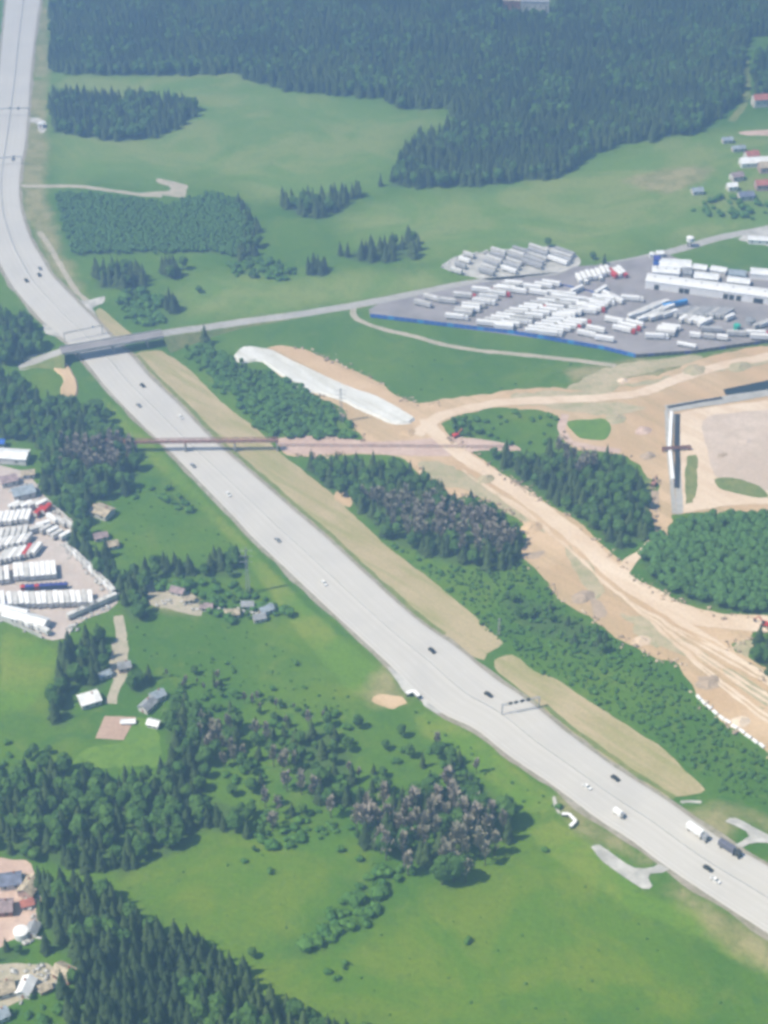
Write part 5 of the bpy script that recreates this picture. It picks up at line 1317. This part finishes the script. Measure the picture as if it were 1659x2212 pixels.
# overpass
A, B = G(138, 757, 7.0), G(345, 722, 7.0)
e, Lg = seg_thing('road_overpass', A, B); tag(e, 'grey concrete road overpass crossing the motorway above the junction', 'bridge')
MB().box((Lg / 2, 0, 6.65), (Lg + 4, 9.4, .9)).obj('deck', M['concrete'], e)
MB().box((Lg / 2, 0, 7.13), (Lg + 4, 7.6, .06)).obj('road_surface', M['asph'], e)
for s in (-1, 1):
    MB().box((Lg / 2, s * 4.5, 7.55), (Lg + 4, .25, .9)).obj('parapet', M['palecon'], e)
    MB().box((Lg / 2, s * 2.6, 5.75), (Lg + 1, .8, .95)).obj('girder', M['concrete'], e)
pm = MB().cyl((0, 0, 2.65), .55, 5.3, 10).mesh('column', M['concrete'])
cm = MB().box((0, 0, 5.05), (1.1, 8.2, .5)).mesh('cap_beam', M['concrete'])
for f in (.14, .5, .86):
    for s in (-2.4, 2.4): link('column', pm, e, (Lg * f, s, 0))
    link('cap_beam', cm, e, (Lg * f, 0, 0))
# pipe bridge
A, B = G(205, 953, 7.5), G(602, 949, 7.5)
e, Lg = seg_thing('pipe_bridge', A, B); tag(e, 'rust red truss pipe bridge crossing the motorway on thin piers', 'bridge')
for s, zz in ((-1.3, 6.4), (1.3, 6.4), (-1.3, 8.0), (1.3, 8.0)):
    MB().box((Lg / 2, s, zz), (Lg, .35, .35)).obj('chord', M['rust'], e)
dg = MB(); N = 34
for i in range(N):
    x0, x1 = i * Lg / N, (i + 1) * Lg / N
    for s in (-1.3, 1.3):
        dg.bar((x0, s, 6.4 if i % 2 else 8.0), (x1, s, 8.0 if i % 2 else 6.4), .16)
    dg.bar((x0, -1.3, 6.4), (x0, 1.3, 6.4), .14); dg.bar((x0, -1.3, 8.0), (x0, 1.3, 8.0), .14)
o = dg.obj('truss_bracing', M['rust'], e)
for s in (-.6, .6): MB().cyl((Lg / 2, s, 6.95), .42, Lg, 10, 'x').obj('pipe', M['rust'], e)
pm = MB().box((0, 0, 3.1), (.9, .9, 6.2)).mesh('pier', M['concrete'])
cm = MB().box((0, 0, 6.1), (1.0, 3.6, .3)).mesh('pier_cap', M['rust'])
for f in (.01, .22, .49, .76, .99):
    for s in (-1.3, 1.3): link('pier', pm, e, (Lg * f, s, 0))
    link('pier_cap', cm, e, (Lg * f, 0, 0))
# pipes laid on the earth strip beyond the bridge
A, B = G(602, 962), G(1100, 966)
e, Lg = seg_thing('pipeline', A, B); tag(e, 'pinkish twin pipeline lying on sleepers along the pink earth strip', 'pipeline')
for s in (-.9, .9): MB().cyl((Lg / 2, s, .6), .22, Lg, 8, 'x').obj('pipe', M['pinkwall'], e)
sm = MB().box((0, 0, .3), (.5, 3.2, .3)).mesh('sleeper', M['palecon'])
for i in range(24): link('sleeper', sm, e, ((i + .5) * Lg / 24, 0, 0))
# crossing at the site on the right
A, B = G(1429, 976, 0), G(1492, 972, 0)
e, Lg = seg_thing('footbridge', A, B); tag(e, 'red footbridge over the white pipe beside the excavated pit', 'bridge')
MB().box((Lg / 2, 0, 1.9), (Lg, 1.6, .3)).obj('deck', M['rust'], e)
for s in (-1, 1): MB().box((Lg / 2, s * .75, 2.6), (Lg, .1, .9)).obj('railing', M['rust'], e)
lm = MB().box((0, 0, .9), (.5, 1.6, 1.8)).mesh('pier', M['rust'])
for f in (.04, .62, .96): link('pier', lm, e, (Lg * f, 0, 0))
mb = MB(); pp = [G(1450,893), G(1446,966), G(1449,1000), G(1453,1038)]
for a, b in zip(pp, pp[1:]): mb.bar(a + Vector((0, 0, .9)), b + Vector((0, 0, .9)), 2.0, h=1.2)
o = mb.obj('box_culvert', M['white']); tag(o, 'white box culvert running down between two ditches beside the pit', 'culvert')
# boundary fences of the asphalt yard
def fence(pts, label, mats, hgt, panel=4.0, name='fence', post='steel'):
    G_ = [G(*p) for p in pts]; line = resample(G_, panel)
    e = empty(name, (line[0].x, line[0].y, .13)); tag(e, label, 'fence'); o0 = Vector((line[0].x, line[0].y, 0))
    pmesh = {}; pm = MB().box((0, 0, hgt / 2 + .1), (.16, .16, hgt + .2)).mesh('post', M[post])
    for i, (a, b) in enumerate(zip(line, line[1:])):
        d = b - a; L = d.length; mt = mats[i % len(mats)]
        if L < .5: continue
        key = (mt, round(L, 1))
        if key not in pmesh:
            q = MB(); q.box((L / 2, 0, hgt / 2), (L - .2, .08, hgt - .1)); q.box((L / 2, 0, hgt), (L - .1, .16, .1)); pmesh[key] = q.mesh('panel', M[mt])
        link('panel', pmesh[key], e, a - o0, math.atan2(d.y, d.x)); link('post', pm, e, a - o0)
    return e
fence([(800,686),(966,706),(1106,722),(1173,733),(1300,755),(1373,773)], 'bright blue panel fence along the lower left side of the asphalt yard', ['blue', 'blue', 'blue', 'skyblue', 'blue'], 2.8)
fence([(1373,773),(1500,764),(1659,741),(1780,735)], 'dark fence with some blue panels along the lower right side of the asphalt yard', ['chassis', 'chassis', 'navy', 'chassis', 'chassis', 'chassis'], 2.4)
fence([(1190,612),(1240,622),(1290,634),(1330,645)], 'low violet-blue barrier strip across the asphalt yard', ['navy', 'blue'], 1.0)
fence([(91,1380),(40,1356),(0,1339),(-40,1322)], 'pale wall along the bottom of the concrete yard', ['offwhite'], 2.4, name='yard_wall')
fence([(142,1176),(172,1205),(215,1252),(254,1294)], 'pale wall along the slanting side of the concrete yard', ['offwhite'], 2.4, name='yard_wall')
fence([(100,1080),(140,1117),(173,1147)], 'pale wall along the upper corner of the concrete yard', ['offwhite'], 2.2, name='yard_wall')
# white gabions along the lower sand edge
mb_ = MB().bbox((0, 0, .45), (3.4, 1.6, .9), .15).mesh('white_bag', M['white'])
ln = resample([G(1508,1507), G(1530,1528), G(1560,1552), G(1600,1580), G(1640,1608), G(1665,1628)], 4.2)
for i, (a, b) in enumerate(zip(ln, ln[1:])):
    if (b - a).length < 3: continue
    o = link('white_bag', mb_, None, (a.x + rv(-.3, .3), a.y + rv(-.3, .3), .04), math.atan2((b - a).y, (b - a).x) + rv(-.15, .15))
    tag(o, 'white sack in the line of sacks edging the sand clearing', 'sack', 'white sacks along the lower sand edge')
# sign gantries
def gantry(name, a, b, h, label, signs, smat, mat='steel'):
    A, B = G(*a), G(*b); e, Lg = seg_thing(name, A, B); tag(e, label, 'gantry')
    pm = MB().box((0, 0, h / 2), (.45, .45, h)).mesh('post', M[mat])
    link('post', pm, e, (0, 0, 0)); link('post', pm, e, (Lg, 0, 0))
    for s in (-.5, .5): MB().box((Lg / 2, s, h + .1), (Lg + .5, .25, .3)).obj('beam', M[mat], e)
    tb = MB()
    for i in range(14): tb.bar((i * Lg / 14, -.5, h + .1), ((i + 1) * Lg / 14, .5, h + .1), .14)
    tb.obj('beam_lattice', M[mat], e)
    sm = MB().bbox((0, 0, 0), (1.7, .35, 1.7), .1).mesh('sign', M[smat])
    for f in signs: link('sign', sm, e, (Lg * f, -.8, h + .9))
gantry('sign_gantry', (1084, 1545), (1164, 1528), 6.5, 'steel gantry with four dark lane signs over the right carriageway', (.2, .35, .52, .68), 'black')
gantry('sign_gantry', (140, 739), (222, 722), 6.5, 'pale gantry with one white sign just before the overpass', (.75,), 'white', 'palecon')
gantry('sign_gantry', (-25, 252), (64, 250), 6.5, 'thin gantry over the far motorway beside the parking bay', (.55, .75), 'silver')
gantry('sign_gantry', (-30, 360), (48, 355), 6.5, 'thin gantry over the far bend above the dirt track', (.8,), 'silver')
# masts
def mast(x, y, h, w, label, mat='steel', arms=True):
    g = G(x, y); e = empty('lattice_mast', g); tag(e, label, 'mast')
    c = [(-w, -w), (w, -w), (w, w), (-w, w)]
    for i in range(4):
        MB().bar((c[i][0], c[i][1], 0), (c[i][0] * .25, c[i][1] * .25, h), .2).obj('leg', M[mat], e)
    br = MB(); K = 9
    for k in range(K):
        f0 = 1 - .75 * k / K; f1 = 1 - .75 * (k + 1) / K; z0, z1 = h * k / K, h * (k + 1) / K
        for i in range(4):
            j = (i + 1) % 4
            br.bar((c[i][0] * f0, c[i][1] * f0, z0), (c[j][0] * f1, c[j][1] * f1, z1), .12)
    br.obj('bracing', M[mat], e)
    if arms:
        am = MB().bar((-3.4, 0, 0), (3.4, 0, 0), .2).mesh('cross_arm', M[mat])
        for z in (.7, .82, .94): link('cross_arm', am, e, (0, 0, h * z))
mast(737, 912, 24, 1.1, 'tall pale lattice mast standing at the lower edge of the white sheeting', 'steel')
mast(536, 1282, 30, 1.0, 'tall thin lattice mast in the clearing of sheds', 'steel')
mast(1077, 1372, 11, .55, 'short white mast in the scrub beside the dry verge', 'palecon', False)
# chevron canopy and the small canopy of the layby
def canopy(label, pts, w, h, name='bus_shelter'):
    G_ = [G(*p) for p in pts]; e = empty(name, (G_[0].x, G_[0].y, 0)); o0 = Vector((G_[0].x, G_[0].y, 0)); tag(e, label, 'shelter')
    rf = MB()
    for i, (a, b) in enumerate(zip(G_, G_[1:])): rf.bar(a - o0 + Vector((0, 0, h + .02 * i)), b - o0 + Vector((0, 0, h + .02 * i)), w, h=.25)
    rf.obj('roof', M['white'], e)
    pm = MB().box((0, 0, h / 2), (.2, .2, h)).mesh('post', M['steel'])
    for a in G_: link('post', pm, e, a - o0)
    for a, b in zip(G_, G_[1:]):
        m_ = a.lerp(b, .5) - o0; MB().box((m_.x, m_.y, h * .4), (.9 * (b - a).length, .08, h * .6), 0, math.atan2((b - a).y, (b - a).x)).obj('back_wall', M['glass'], e)
canopy('white chevron-shaped shelter roof below the grey footpath', [(1213,1764),(1228,1764),(1243,1779),(1231,1791)], 1.6, 1.9)
canopy('small white bent canopy at the first layby', [(878,1506),(893,1500),(905,1512)], 2.0, 2.6, 'layby_shelter')

# ------------------------------------------------------------------ air
hz = MB(); hz.box((0, 0, 299), (10900, 10900, 602))
hm_ = bpy.data.materials.new('air'); hm_.use_nodes = True; nn = hm_.node_tree.nodes; nn.clear()
out = nn.new('ShaderNodeOutputMaterial'); pv = nn.new('ShaderNodeVolumePrincipled')
pv.inputs['Color'].default_value = (.34, .55, 1.0, 1); pv.inputs['Density'].default_value = .00050
pv.inputs['Anisotropy'].default_value = 0.50
hm_.node_tree.links.new(pv.outputs[0], out.inputs['Volume'])
o = hz.obj('haze', hm_); o['kind'] = 'stuff'; o['label'] = 'thin bluish summer haze'
print('TREES', {k: made[k] for k in made}, 'items', len(items))
